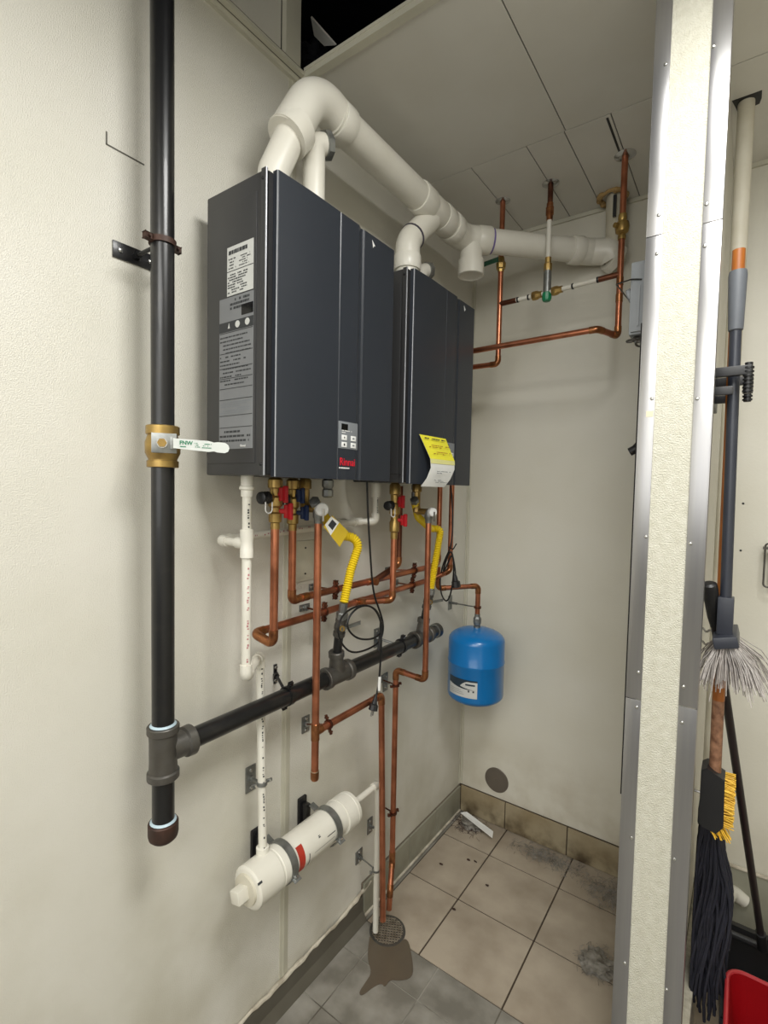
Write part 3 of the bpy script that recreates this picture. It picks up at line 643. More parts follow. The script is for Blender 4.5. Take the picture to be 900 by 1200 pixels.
# ================================================================== CONDENSATE (white plastic)
pz = (0.1500, 0.8077, 1.5395)[2]; py_ = (0.1500, 0.8082, 1.4902)[1]; pb = (0.1500, 0.8106, 1.2011)[2]
t = thing('condensate_pipe', 'long white plastic drain pipe dropping from the nearer heater to the neutraliser cylinder', 'drain pipe', (.15, py_, pb), 'condensate piping')
FZ = .592; pe_ = (.056, .933, pb+.002); pin = (.088, .922, FZ+.050)
pts = [(.15, py_, Z1B), (.15, py_, pb), pe_, pin]
obj('pipe', tube(pts, .0118, .018, 16), PVC, t)
elbows(pts, .0118, .018, t, PVC, k=1.3, ext=.014)
obj('coupling', lathe((.15, py_, (0.1500, 0.8068, 1.6564)[2]), (.15, py_, 9), [(0, .0150), (.016, .0150), (.018, .019), (.024, .019), (.028, .0155), (.055, .0155)], 18), PVC, t)
obj('tee', lathe((.15, py_, pz-.036), (.15, py_, 9), [(0, .0145), (.001, .0165), (.022, .0165), (.025, .0158), (.045, .0158), (.048, .0165), (.071, .0165), (.072, .0145)], 18), PVC, t)
pipe_dashes((.15, py_, pb+.03), (.15, py_, pz-.05), .0118, (1, -.35, 0), .6, 4, t, PINK)
pipe_dashes((.15, py_, pz+.04), (.15, py_, pz+.10), .0118, (1, -.35, 0), .8, 5, t, PRD)
pipe_dashes(pin, pe_, .0118, (1, -.3, 0), .6, 6, t, PRD)
ye = (0.0900, 1.4239, 1.5713)[1]; ze = (0.0900, 1.4240, 1.5652)[2]
t = thing('condensate_pipe', 'thin white drain pipe crossing behind the copper from the farther heater to the tee', 'drain pipe', (.09, ye, ze), 'condensate piping')
pts = [(.15, py_, pz), (.045, py_, pz), (.045, ye-.05, ze-.002), (.09, ye, ze), (.09, ye, Z2B)]
obj('pipe', tube(pts, .0112, .018, 16), PVC, t); elbows(pts, .0112, .018, t, PVC, k=1.32, ext=.012)
sleeve((.128, py_, pz), (1, 0, 0), .03, .0148, t, PVC)
sleeve((.09, ye, Z2B-.028), (0, 0, 1), .05, .017, t, PVC)
sleeve((.045, ye-.13, ze-.002), (0, 1, 0), .035, .0148, t, PVC)
pipe_dashes((.09, ye, ze+.02), (.09, ye, Z2B-.05), .0112, (1, -.3, 0), .9, 8, t, PRD)
pipe_dashes((.045, py_+.03, pz), (.045, ye-.2, ze), .0112, (1, -.2, 0), .5, 9, t, PINK)
# neutraliser cylinder
y0 = (0.1050, 0.8407, 0.5858)[1]; y1 = (0.1050, 1.2976, 0.6125)[1]; fr = .052
t = thing('neutraliser_cylinder', 'fat white condensate neutraliser cylinder strapped to the wall with a red label', 'filter', (.105, (y0+y1)/2, FZ-fr))
obj('body', cyl((.105, y0+.03, FZ), (.105, y1-.02, FZ+.004), fr, 32), PVC, t)
obj('end_sleeve', lathe((.105, y0+.012, FZ), (.105, 9, FZ), [(0, fr-.004), (.002, fr+.001), (.006, fr+.005), (.085, fr+.005), (.088, fr+.0025), (.092, fr+.0025), (.094, fr+.0042), (.135, fr+.0042), (.137, fr)], 32), PVC, t)
obj('cleanout_ring', lathe((.105, y0+.004, FZ), (.105, 9, FZ), [(0, fr*.72), (.001, fr*.78), (.012, fr*.8)], 28), PVCO, t)
obj('square_plug', obox((.105, y0-.012, FZ), (1, 0, .25), (0, 1, 0), (-.25, 0, 1), .034, .034, .034, bev=.003), PVC, t)
obj('end_sleeve', lathe((.105, y1-.075, FZ), (.105, 9, FZ+.004), [(0, fr), (.001, fr+.005), (.045, fr+.005), (.047, fr+.002), (.05, fr+.005), (.063, fr+.004), (.070, fr*.75), (.075, .02), (.085, .019), (.086, .014)], 32), PVC, t)
obj('inlet_hub', lathe((.088, .922, FZ+.040), (.086, .9226, FZ+.08), [(0, .018), (.03, .018), (.031, .0155)], 18), PVC, t)
# curved red label and small marks on the side facing the room
def arc_patch(ya, yb, a0, a1, mt_, nm, par, r=fr):
    bm = new(); n = 10; A = []; B = []
    for i in range(n+1):
        a = a0+(a1-a0)*i/n; v = Vector((math.cos(a), 0, math.sin(a)))
        A.append(bm.verts.new(Vector((.105, ya, FZ+.001))+v*(r+.0006))); B.append(bm.verts.new(Vector((.105, yb, FZ+.001))+v*(r+.0006)))
    for i in range(n): bm.faces.new((A[i], A[i+1], B[i+1], B[i]))
    return obj(nm, bm, mt_, par)
yr = (0.1570, 1.0121, 0.6384)[1]
arc_patch(yr-.012, yr+.012, math.radians(-38), math.radians(52), RTAG, 'red_label', t)
arc_patch(yr+.028, yr+.031, math.radians(-40), math.radians(10), PRD, 'scratch_mark', t); 
for (dy, a) in ((.075, 30), (.115, 46)): arc_patch(yr+dy, yr+dy+.008, math.radians(a), math.radians(a+8), PRD, 'dark_spot', t)
arc_patch(yr+.108, yr+.145, math.radians(14), math.radians(17), PRD, 'printed_line', t); arc_patch(yr+.05, yr+.14, math.radians(-2), math.radians(-1), PRD, 'printed_line', t); arc_patch(yr-.16, yr-.145, math.radians(34), math.radians(40), PRD, 'printed_line', t, fr+.0042)
def strap(y, labl):
    t = thing('strap_hanger', labl, 'pipe strap', (0, y, FZ), 'neutraliser straps')
    yp = y-.012
    bm = box((.0005, yp-.018, FZ-.03), (.011, yp+.018, FZ+.065), bev=.004); obj('rubber_pad', bm, DARK, t)
    obj('channel', box((.011, yp-.009, FZ-.02), (.036, yp+.009, FZ+.05), bev=.002), BLK, t)
    bm = new(); n = 18; pr = []
    rr_ = fr+.0055
    path = [Vector((.036, y, FZ+.045))]+[Vector((.105+rr_*math.cos(math.radians(a)), y, FZ+rr_*math.sin(math.radians(a)))) for a in range(140, -75, -12)]
    I = []
    for k, p_ in enumerate(path):
        nrm = (p_-Vector((.105, y, FZ))).normalized()
        I.append([bm.verts.new(p_+Vector((0, -.012, 0))), bm.verts.new(p_+Vector((0, .012, 0))), bm.verts.new(p_+Vector((0, .012, 0))+nrm*.002), bm.verts.new(p_+Vector((0, -.012, 0))+nrm*.002)])
    for k in range(len(I)-1):
        for j in range(4): bm.faces.new((I[k][j], I[k][(j+1) % 4], I[k+1][(j+1) % 4], I[k+1][j]))
    bm.faces.new(I[0]); bm.faces.new(list(reversed(I[-1])))
    obj('strap_band', bm, GALV, t)
    a = math.radians(-22); e = Vector((.105+(fr+.010)*math.cos(a), y+.002, FZ+(fr+.010)*math.sin(a)))
    obj('strap_tab', obox(e, (math.cos(a), 0, math.sin(a)), (0, 1, 0), (-math.sin(a), 0, math.cos(a)), .022, .026, .003, bev=.001), GALV, t)
    obj('strap_bolt', lathe(e+Vector((0, 0, .002)), e+Vector((0, 0, 9)), [(0, .007), (.004, .007), (.006, .003)], 6), SCREW, t)
    lathe(e, e-Vector((0, 0, 1)), [(0, .0035), (.014, .0035)], 8)
strap((0.1500, 0.9783, 0.6376)[1], 'grey steel strap with black wall pad on the cylinder, left of the red label')
strap((0.1550, 1.1721, 0.6573)[1], 'grey steel strap with black wall pad on the cylinder, near its far end')
# outlet to the drain
yo = (0.1000, 1.4503, 0.3304)[1]
t = thing('condensate_pipe', 'white plastic outlet pipe running from the cylinder down into the floor drain', 'drain pipe', (.105, yo, .03), 'condensate piping')
pts = [(.105, y1-.01, FZ+.004), (.105, yo, FZ+.006), (.10, yo+.01, .022)]
obj('pipe', tube(pts, .0108, .014, 16), PVC, t); elbows(pts, .0108, .014, t, PVC, k=1.32, ext=.016)
# ================================================================== COPPER
cr = .0111
def copper(labl, pts, r=cr, m1=COP, m2=COPF, fl=.02, skip=(), loc=None):
    t = thing('copper_pipe', labl, 'copper pipe', loc or pts[0], 'copper piping')
    obj('pipe', tube(pts, r, fl, 16), m1, t); elbows(pts, r, fl, t, m2, k=1.15, ext=.014, skip=skip); return t
def tee(p, ax, br, par, r=cr, m=COPF):
    p = Vector(p); ax = Vector(ax).normalized(); br = Vector(br).normalized()
    bm = cyl(p-ax*.026, p+ax*.026, r*1.16, 16, ch=.001); cyl(p, p+br*.026, r*1.16, 16, bm); obj('tee', bm, m, par)
MX, Z1a, Z1b, Z2a, Z2b = .08, 1.281, 1.297, 1.347, 1.352
by = (0.1500, 0.9003, 1.5027)[1]; bt = (0.1500, 0.8994, 1.5752)[2]
xm = MX
m1s = (0.0800, 0.8866, 1.2751)[1]
t = copper('copper line from the nearer red-handled valve running low along the wall', [(.15, by, bt), (.15, by-.002, 1.262), (xm, m1s+.004, 1.281), (xm, 1.86, 1.298), (.123, 1.93, 1.33), (.123, 1.93, 2.262), (.70, 1.91, 2.266), (.745, 2.02, 2.262), (.745, 2.02, H-.002)], loc=(.15, by, 1.26))
tee((xm, 1.352, 1.289), (0, 1, 0), (1, 0, 0), t)
zz = (0.7561, 2.0200, 2.6551)[2]
obj('ball_valve', lathe((.745, 2.02, zz-.045), (.745, 2.02, 9), [(0, .0135), (.012, .0145), (.018, .012), (.026, .022), (.045, .025), (.06, .022), (.066, .013), (.075, .0155), (.09, .014)], 18), BRASS, t)
obj('valve_port', cyl((.745, 2.02, zz), (.725, 1.99, zz), .009, 12), BRASS, t)
for z_ in (2.40, 2.46): obj('coupling', cyl((.745, 2.02, z_-.014), (.745, 2.02, z_+.014), cr*1.14, 16), COPF, t)
y343 = (0.0900, 1.0214, 1.4852)[1]; t343 = (0.0900, 1.0202, 1.5601)[2]
t = copper('copper cold line dropping from the blue-handled valve then running along the wall above the other', [(.09, y343, t343), (.09, y343, 1.349), (MX, y343+.06, 1.349), (MX, 1.86, 1.354), (.064, 1.93, 1.36), (.064, 1.93, 2.218), (.09, 2.045, 2.228), (.265, 2.05, 2.228), (.265, 2.05, H-.002)], loc=(.09, y343, 1.35), skip=())
ytee = (0.0800, 1.5813, 1.3572)[1]
tee((MX, 1.42, 1.350), (0, 1, 0), (1, 0, 0), t)
zv = (0.2725, 2.0500, 2.6447)[2]
obj('ball_valve', lathe((.265, 2.05, zv-.03), (.265, 2.05, 9), [(0, .0135), (.01, .015), (.014, .020), (.034, .022), (.044, .016), (.06, .014)], 8), BRASS, t)
obj('valve_lever', obox((.225, 2.018, zv+.008), (1, -.1, .04), (0, 0, 1), (0, 1, 0), .085, .020, .004, bev=.0015), mat('lever_green', (46, 96, 74), .4), t, label='green lever')
# near heater relief: tall copper straight down with branch
cy = (0.1500, 1.0650, 1.2345)[1]; ct = (0.1500, 1.0653, 1.5839)[2]; cb_ = (0.1500, 1.0660, 0.8087)[2]; zbz = (0.1500, 1.0964, 0.9583)[2]
ch448 = (0.1500, 1.3982, 0.9579)[1]
t = copper('tall copper relief pipe in front of the black gas header, capped at its foot', [(.15, cy, ct), (.15, cy, cb_+.004)])
tee((.15, cy, zbz), (0, 0, 1), (0, 1, 0), t)
obj('end_cap', lathe((.15, cy, cb_), (.15, cy, 9), [(0, .006), (.003, .0105), (.008, .0128), (.030, .0128)], 16), COPF, t)
obj('solder_ring', cyl((.15, cy, cb_+.03), (.15, cy, cb_+.0325), .0126, 16), SOLD, t)
y448e = 1.435
t = copper('copper pipe branching from the capped riser and dropping toward the floor drain', [(.15, cy+.02, zbz), (.15, ch448, zbz+.002), (.15, y448e, .11)], loc=(.15, ch448, .11))
# far heater relief pipe with offset
z500 = .96; y500 = (0.2000, 1.6075, 1.2775)[1]; t500 = (0.2000, 1.6126, 1.5632)[2]
t = copper('copper relief pipe of the farther heater, offset to the wall and down beside the drain', [(.20, y500, t500), (.20, y500+.003, z500), (.08, 1.59, .978), (.08, 1.592, .20), (.105, 1.545, .125), (.105, 1.54, .055)], loc=(.08, 1.59, .06))
sleeve((.08, 1.592, .225), (0, 0, 1), .04, cr*1.16, t, COPF)
# far heater hot pipe with red valve
yf = (0.1500, 1.4553, 1.4792)[1]; ztf = (0.1500, 1.4568, 1.5094)[2]; zbf = (0.1500, 1.4543, 1.2867)[2]
t = copper('copper line from the far red-handled valve elbowing back into the lower wall run', [(.15, yf, ztf), (.15, yf-.002, zbf), (MX+.012, 1.352, 1.289)], loc=(.15, yf, zbf))
yg = (0.1100, 1.5473, 1.4681)[1]
t = copper('copper line dropping behind it from the farther heater into the upper wall run', [(.11, yg, Z2B-.01), (.11, yg, 1.40), (MX+.012, 1.42, 1.352)], m1=COPD, loc=(.11, yg, 1.40))
# expansion tank line
TX, TY = (0.1992, 2.0600, 0.9286)[0], 2.06
tzt = (0.1950, 2.0600, 1.0647)[2]; tel = (0.1848, 2.0600, 1.2538)[2]
t = copper('short copper line from the corner riser elbowing down into the blue tank', [(.064, 1.93, 1.34), (.064, 1.935, (0.0739, 1.9300, 1.2433)[2]), (TX, TY, tel), (TX, TY, tzt+.045)], loc=(TX, TY, tel))
obj('adapter', lathe((TX, TY, tzt+.012), (TX, TY, 9), [(0, .015), (.012, .019), (.030, .019), (.038, .013), (.05, .013)], 8), GALV, t)
# mixing assembly between the ceiling drops
M0 = (0.4739, 2.0500, 2.5292)
mz = (0.4776, 2.0450, 2.4695)[2]; mx = .47
t = thing('recirculation_drop', 'white and brass pipe drop from the ceiling ending in a green-capped balancing valve', 'water pipe', (mx, 2.04, mz))
ztop1 = (0.4664, 2.0400, 2.7784)[2]
obj('pipe', cyl((mx, 2.04, mz+.02), (mx, 2.04, ztop1), .0095, 16), PVC, t, label='white plastic pipe')
obj('pipe', cyl((mx, 2.04, ztop1-.01), (mx, 2.04, H-.002), .0105, 16), COPD, t)
obj('coupling', lathe((mx, 2.04, ztop1-.012), (mx, 2.04, 9), [(0, .012), (.02, .013), (.022, .0155), (.05, .0155), (.052, .013), (.066, .013)], 16), COPF, t)
z_a = (0.4767, 2.0400, 2.5855)[2]
obj('coupling', lathe((mx, 2.04, z_a-.02), (mx, 2.04, 9), [(0, .0135), (.002, .0165), (.03, .0165), (.034, .0125), (.055, .0125)], 8), BRASS, t)
obj('valve_body', cyl((mx, 2.04, mz+.005), (mx, 2.04, z_a-.012), .0155, 18), GALV, t)
obj('green_cap', lathe((mx, 2.04, mz-.022), (mx, 2.04, 9), [(0, .011), (.002, .015), (.010, .0185), (.034, .0185), (.036, .016)], 10), GRNT, t, label='green knob')
zl = mz+.028
t = thing('mixing_line', 'level run of white pipe and brass unions between the left and right copper drops', 'water pipe', (.47, 2.04, zl))
zr_ = (0.7194, 2.0200, 2.4868)[2]; zl_ = (0.2894, 2.0500, 2.4809)[2]
pL = Vector((.265, 2.05, zl_)); pM = Vector((mx, 2.04, (zl_+zr_)/2-.002)); pR = Vector((.745, 2.02, zr_))
obj('pipe', cyl(pL, pM, .0088, 14), PVC, t, label='white plastic pipe'); obj('pipe', cyl(pM, pR, .0088, 14), PVC, t, label='white plastic pipe')
dL = (pM-pL).normalized(); dR = (pR-pM).normalized()
obj('copper_stub', cyl(pL, pL+dL*.075, .0108, 14), COPD, t); obj('copper_stub', cyl(pR-dR*.075, pR, .0108, 14), COPD, t)
for p_, d_ in ((pL+dL*.079, dL), (pL+dL*.125, dL), (pR-dR*.082, dR), (pM+dR*.10, dR)): obj('black_ring', cyl(p_, p_+d_*.006, .0112, 14), DARK, t)
for p_, d_ in ((pM-dL*.062, dL), (pM+dR*.020, dR)): obj('brass_union', lathe(p_, p_+d_, [(0, .013), (.002, .017), (.012, .019), (.022, .0185), (.030, .014), (.042, .014)], 8), BRASS, t)
# escutcheons
for (x, y, r_, l_) in ((.265, 2.05, .030, 'chrome ring on the ceiling round the leftmost copper drop'), (.47, 2.04, .032, 'chrome ring on the ceiling round the middle drop above the green cap'), (.745, 2.02, .036, 'chrome ring on the ceiling round the right copper drop beside the partition')):
    bm = lathe((x, y, H-.005), (x, y, -9), [(0, r_), (.001, r_+.001), (.004, r_*.8), (.006, r_*.55), (.006, .014)], 28)
    tag(obj('escutcheon', bm, CHROME), l_, 'escutcheon', 'ceiling escutcheons')
tag(obj('ceiling_slit', box((.728, 1.79, H-.0062), (.735, 2.0, H-.0048)), DARK, smooth=False), 'dark straight slit in the ceiling panel leading to the right copper drop', 'slit')
# isolation valves under the heaters
def iso(x, y, zt, zb, mt_, labl, cap=True, r=.016):
    t = thing('isolation_valve', labl, 'valve', (x, y, zb), 'isolation valves')
    L = zt-zb
    obj('valve_body', lathe((x, y, zb-.004), (x, y, 9), [(0, .0125), (L*.12, .0125), (L*.14, .017), (L*.3, .018), (L*.34, .0135), (L*.42, .0135), (L*.46, .019), (L*.62, .019), (L*.66, .014), (L*.8, .015), (L*.82, .020), (L*.97, .020), (L*1.02, .014)], 12), BRASS, t)
    def hdl(z, dy, nm):
        bm = new(); box((x+.016, y-.010+dy, z-.018), (x+.026, y+.012+dy, z+.018), bm, .003); obox((x+.028, y+dy+.004, z), (1, 0, 0), (0, 1, 0), (0, 0, 1), .014, .009, .045, bm, .003)
        cyl((x+.005, y, z), (x+.02, y+dy, z), .007, 10, bm); obj(nm, bm, mt_, t)
    hdl(zb+L*.66, .006, 'handle'); hdl(zb+L*.32, .024, 'handle')
    if cap:
        zz = zb+L*.60
        bm = cyl((x, y, zz), (x+.008, y-.055, zz-.002), .0085, 14)
        obj('drain_port', bm, BRASS, t)
        obj('hose_cap', lathe((x+.004, y-.026, zz-.001), (x+.008, y-.056, zz-.002), [(0, .013), (.004, .0165), (.010, .0145), (.014, .0165), (.020, .0145), (.024, .0165), (.030, .0155), (.032, .012)], 16), DARK, t)
        obj('cap_strap', tube([(x+.02, y-.05, zz-.012), (x+.022, y-.052, zz-.036), (x+.024, y-.040, zz-.042), (x+.024, y-.032, zz-.034), (x+.022, y-.03, zz-.012)], .0016, .008, 8), WPR, t)
iso(.15, by, Z1B, bt, REDV, 'brass isolation valve with red handles and black hose cap under the nearer heater')
iso(.09, y343, Z1B, t343, BLUV, 'brass isolation valve with dark blue handles under the nearer heater')
iso(.15, yf, Z2B, ztf, REDV, 'brass isolation valve with red handles and black hose cap under the farther heater')
def relief(x, y, zt, zp, labl, r=.018):
    t = thing('relief_valve', labl, 'valve', (x, y, zp), 'relief valves')
    xo = x-.05; yo_ = y-.004
    obj('valve_body', lathe((xo, yo_, zp+.030), (xo, yo_, 9), [(0, .010), (.004, .015), (.02, .015), (.024, .013), (zt-zp-.062, .013), (zt-zp-.06, .018), (zt-zp-.036, .018), (zt-zp-.03, .014)], 8), BRASS, t)
    obj('side_body', cyl((xo, yo_, zp+.036), (x+.004, y, zp+.036), .0115, 14), BRASS, t)
    obj('outlet_body', lathe((x, y, zp-.006), (x, y, 9), [(0, .0125), (.014, .0135), (.018, .016), (.034, .016), (.05, .012)], 14), GALV, t)
    obj('white_cap', lathe((x+.010, y-.002, zp+.036), (x+1, y-.5, zp+.02), [(0, .014), (.002, r), (.016, r), (.019, r*.85), (.020, r*.4)], 22), WPR, t, label='white round cap')
    obj('test_lever', obox((x+.031, y-.013, zp+.020), (1, -.4, 0), (.4, 1, 0), (0, 0, 1), .003, .006, .036, bev=.001), CHROME, t)
relief(.15, cy, Z1B, ct, 'relief valve with white round cap atop the tall capped copper pipe', .0195)
relief(.20, y500, Z2B, t500, 'relief valve with white round cap under the farther heater', .0165)
for (x, y, zt, l_) in ((.15, (0.1500, 1.1040, 1.6607)[1], Z1B, 'brass gas inlet union under the nearer heater'), (.14, (0.1400, 1.6089, 1.6444)[1], Z2B, 'brass gas inlet union under the farther heater')):
    bm = lathe((x, y, zt-.055), (x, y, 9), [(0, .012), (.004, .0165), (.022, .0165), (.026, .013), (.034, .0175), (.05, .0175), (.055, .012)], 8)
    tag(obj('inlet_union', bm, GALV), l_, 'pipe union', 'gas inlet unions')
# clamps on the two wall runs
def copclamp(p, ax, plate, labl, r=cr, psz=(.045, .022)):
    hanger('pipe_clamp', labl, p, ax, r, plate, COPD, GALV, .009, 'copper clamps', psz, pmat=COPD, rodr=.003)
ya = (0.0800, 1.1732, 1.2888)[1]; copclamp((MX, ya, 1.286), (0, 1, 0), (0, ya-.01, 1.290), 'copper split clamp on the lower wall run just right of the tall copper pipe')
ya = (0.0800, 1.2252, 1.3495)[1]; copclamp((MX, ya, 1.349), (0, 1, 0), (0, ya-.02, 1.352), 'copper split clamp on the upper wall run beside the yellow hose')
ya = (0.0800, 1.6938, 1.2908)[1]; copclamp((MX, ya, 1.295), (0, 1, 0), (0, ya-.01, 1.297), 'copper split clamp on the lower wall run near the far relief pipe')
ya = (0.0800, 1.6659, 1.3532)[1]; copclamp((MX, ya+.04, 1.353), (0, 1, 0), (0, ya-.03, 1.357), 'copper split clamp on the upper wall run near the far relief pipe')
copclamp((.08, 1.591, (0.0800, 1.5861, 0.9178)[2]), (0, 0, 1), (0, 1.60, (0.0800, 1.5861, 0.9178)[2]), 'copper clamp high on the relief pipe dropping to the drain', psz=(.03, .03))
copclamp((.08, 1.592, (0.0800, 1.5934, 0.4030)[2]), (0, 0, 1), (0, 1.60, (0.0800, 1.5934, 0.4030)[2]), 'copper clamp low on the relief pipe dropping to the drain', psz=(.03, .03))
copclamp((.15, (0.1500, 1.1230, 0.9640)[1], zbz), (0, 1, 0), (0, (0.0000, 1.1849, 0.8961)[1]-.01, (0.0000, 1.1849, 0.8961)[2]), 'copper clamp and steel wall plate on the branch behind the capped riser', psz=(.034, .055))
zq = (0.1050, 0.9086, 0.8429)[2]
hanger('pipe_hanger', 'steel split ring and rectangular wall plate on the white pipe above the cylinder', (.077, .926, zq), (0, 0, 1), .0118, (0, (0.0000, 0.9473, 0.8179)[1], (0.0000, 0.9473, 0.8179)[2]), GALV, GALV, .010, plate_sz=(.036, .078))
zq = (0.1000, 1.4578, 0.2634)[2]
hanger('pipe_hanger', 'thin steel wire clip and small wall plate low on the white outlet pipe', (.10, yo+.005, zq), (0, 0, 1), .0108, (0, (0.0000, 1.4815, 0.2521)[1]-.005, (0.0000, 1.4760, 0.2589)[2]), GALV, GALV, .006, plate_sz=(.04, .05), rodr=.0028)
def plate_only(q, h, w, labl):
    t = thing('wall_plate', labl, 'wall plate', (0, q[1], q[2]), 'bare wall plates')
    obj('plate', box((.0005, q[1]-w/2, q[2]-h/2), (.004, q[1]+w/2, q[2]+h/2), bev=.001), GALV, t)
    for s in (-.3, .3): obj('bolt', lathe((.004, q[1], q[2]+h*s), (1, q[1], q[2]+h*s), [(0, .006), (.003, .0055), (.004, .003)], 6), SCREW, t)
    obj('stud', cyl((.004, q[1], q[2]), (.022, q[1], q[2]), .005, 8), GALV, t)
plate_only((0.0000, 1.6298, 0.8981), .075, .032, 'galvanised wall plate on the left wall beside the plug of the black cord')
plate_only((0.0000, 1.5442, 0.3441), .062, .032, 'small galvanised wall plate on the left wall behind the white outlet pipe')
t = thing('blank_cover', 'pale blank cover plate with two screws behind the copper pipes', 'cover plate', (0, 1.16, 1.44))
q = (0.0000, 1.1365, 1.4435)
obj('plate', box((0, q[1]-.022, q[2]-.066), (.004, q[1]+.075, q[2]+.066), bev=.001), TRIMW, t)
for dz in (-.042, .042): obj('screw', lathe((.004, q[1]+.026, q[2]+dz), (1, q[1]+.026, q[2]+dz), [(0, .0035), (.0015, .003)], 8), DARK, t)
# ================================================================== TANK
zt = tzt; zb_ = (0.2015, 2.0600, 0.7244)[2]; R0 = .125; hh_ = zt-zb_
T = thing('expansion_tank', 'blue steel expansion tank hanging in the corner with a white label', 'tank', (TX, TY, zb_))
prof = []
for i in range(9):
    a = math.pi/2*i/8; prof.append((.045-.045*math.cos(a), R0*math.sin(a) if i else .012))
prof += [(hh_*.55, R0), (hh_*.56, R0+.002), (hh_*.575, R0+.002), (hh_*.585, R0)]
for i in range(9):
    a = math.pi/2*i/8; prof.append((hh_-.055+.055*math.sin(a), max(R0*math.cos(a), .014)))
obj('shell', lathe((TX, TY, zb_), (TX, TY, 9), prof, 48), BLUE, T)
obj('neck', lathe((TX, TY, zt-.004), (TX, TY, 9), [(0, .016), (.012, .016), (.013, .014)], 8), GALV, T)
obj('air_valve', lathe((TX-.02, TY-.02, zb_-.012), (TX-.02, TY-.02, 9), [(0, .006), (.002, .02), (.014, .022)], 12), DARK, T)
def tank_patch(a0, a1, f0_, f1_, mt_, nm, k=.0008, n=14):
    bm = new(); A = []; B = []
    for i in range(n+1):
        s = i/n; a = a0+(a1-a0)*s; v = Vector((math.cos(a), math.sin(a), 0))*(R0+k)
        A.append(bm.verts.new(Vector((TX, TY, zb_+f0_(s)))+v)); B.append(bm.verts.new(Vector((TX, TY, zb_+f1_(s)))+v))
    for i in range(n): bm.faces.new((A[i], A[i+1], B[i+1], B[i]))
    return obj(nm, bm, mt_, T)
# label faces the camera's left half of the tank
vd = math.atan2(0-TY, 1.15-TX)
aL, aR = vd-math.radians(60), vd+math.radians(12)
aL, aR = vd-math.radians(62), vd+math.radians(4)
tank_patch(aL, aR, lambda s: .062, lambda s: .125, LABW, 'label')
tank_patch(aL, aR, lambda s: .112-.022*s*(1.6-s), lambda s: .140, mat('label_navy', (34, 52, 66), .4), 'label_band', .0013)
tank_patch(aL+(aR-aL)*.48, aR, lambda s: .1085-.010*math.sin(s*math.pi*.5), lambda s: .1125+.020*math.sin(min(1, s*2.2)*math.pi/2), LABW, 'label_oval', .0018)
tank_patch(aL+(aR-aL)*.64, aL+(aR-aL)*.93, lambda s: .1165, lambda s: .1235, MATS['label_navy'], 'logo_mark', .0023)
for k in range(3): tank_patch(aL+(aR-aL)*.06, aL+(aR-aL)*(.6-.05*k), lambda s, k=k: .074+.008*k, lambda s, k=k: .0755+.008*k, PANEL, 'print', .0013)
for k in (.72, .86): tank_patch(aL+(aR-aL)*k, aL+(aR-aL)*(k+.05), lambda s: .088, lambda s: .096, PRD, 'label_mark', .0013)
# side support rod of the tank
t = thing('tank_brace', 'thin steel rod and wall plate steadying the tank pipe', 'pipe hanger', (0, (0.0000, 2.1685, 1.1332)[1], (0.0000, 2.1685, 1.1332)[2]))
q = (0.0000, 2.1687, 1.1289); e = Vector((TX, TY, (0.1837, 2.0600, 1.1564)[2]))
obj('plate', box((.0005, q[1]-.018, q[2]-.035), (.004, q[1]+.018, q[2]+.035), bev=.001), GALV, t)
obj('rod', cyl((.004, q[1], q[2]), e, .0032, 8), GALV, t); obj('rod_sleeve', cyl(Vector((.004, q[1], q[2])), Vector((.004, q[1], q[2]))+(e-Vector((.004, q[1], q[2])))*.25, .006, 8), GALV, t)
obj('ring', cyl(e-Vector((0, 0, .005)), e+Vector((0, 0, .005)), cr+.005, 18), COPD, t)
# ================================================================== CORDS
def smooth(pts, it=3):
    P = [Vector(p) for p in pts]
    for _ in range(it):
        Q = [P[0]]
        for i in range(len(P)-1): Q += [P[i].lerp(P[i+1], .25), P[i].lerp(P[i+1], .75)]
        Q.append(P[-1]); P = Q
    return P
t = thing('power_cord', 'black power cord coiled in front of the gas header, its plug hanging down', 'power cord', (0.1700, 1.3488, 1.0239))
c1 = [(.17, (0.1700, 1.2668, 1.7021)[1], Z1B+.003), (0.1700, 1.2742, 1.6063), (0.1750, 1.2855, 1.4676), (0.1750, 1.3034, 1.3390), (0.1750, 1.3486, 1.2650), (0.1800, 1.3631, 1.2133), (0.1800, 1.3450, 1.1678), (0.1750, 1.2768, 1.1551), (0.1750, 1.1937, 1.1655), (0.1700, 1.1455, 1.2140), (0.1700, 1.1325, 1.2668), (0.1700, 1.1714, 1.3037), (0.1700, 1.2562, 1.3098), (0.1780, 1.3199, 1.2854), (0.1800, 1.3529, 1.2243), (0.1850, 1.3326, 1.1920), (0.1800, 1.2784, 1.1895), (0.1780, 1.2142, 1.2099), (0.1750, 1.1709, 1.2515), (0.1750, 1.1822, 1.2891), (0.1800, 1.2347, 1.3125), (0.1850, 1.2961, 1.2965), (0.1900, 1.3337, 1.2416), (0.1900, 1.3358, 1.1778), (0.1800, 1.3473, 1.1001), (0.1750, 1.3468, 1.0257), (0.1750, 1.3337, 0.9830)]
obj('cord', sweep(new(), smooth(c1), .0032, 8), CORD, t)
obj('cord_bundle', sweep(new(), smooth([(0.1840, 1.3420, 1.2389), (0.1840, 1.3388, 1.1904), (0.1840, 1.3307, 1.1432)]), .0062, 10), CORD, t)
obj('cord_tag', cyl((0.1780, 1.3469, 1.0470), (0.1780, 1.3436, 1.0010), .0055, 10), WPR, t, label='white sleeve')
p0 = Vector((0.1750, 1.3335, 0.9889)); p1 = Vector((0.1750, 1.3159, 0.9423)); d = (p1-p0).normalized()
obj('plug', lathe(p0, p1, [(0, .004), (.012, .0065), (.03, .010), (.034, .015), (.05, .016), (.052, .012)], 10), DARK, t)
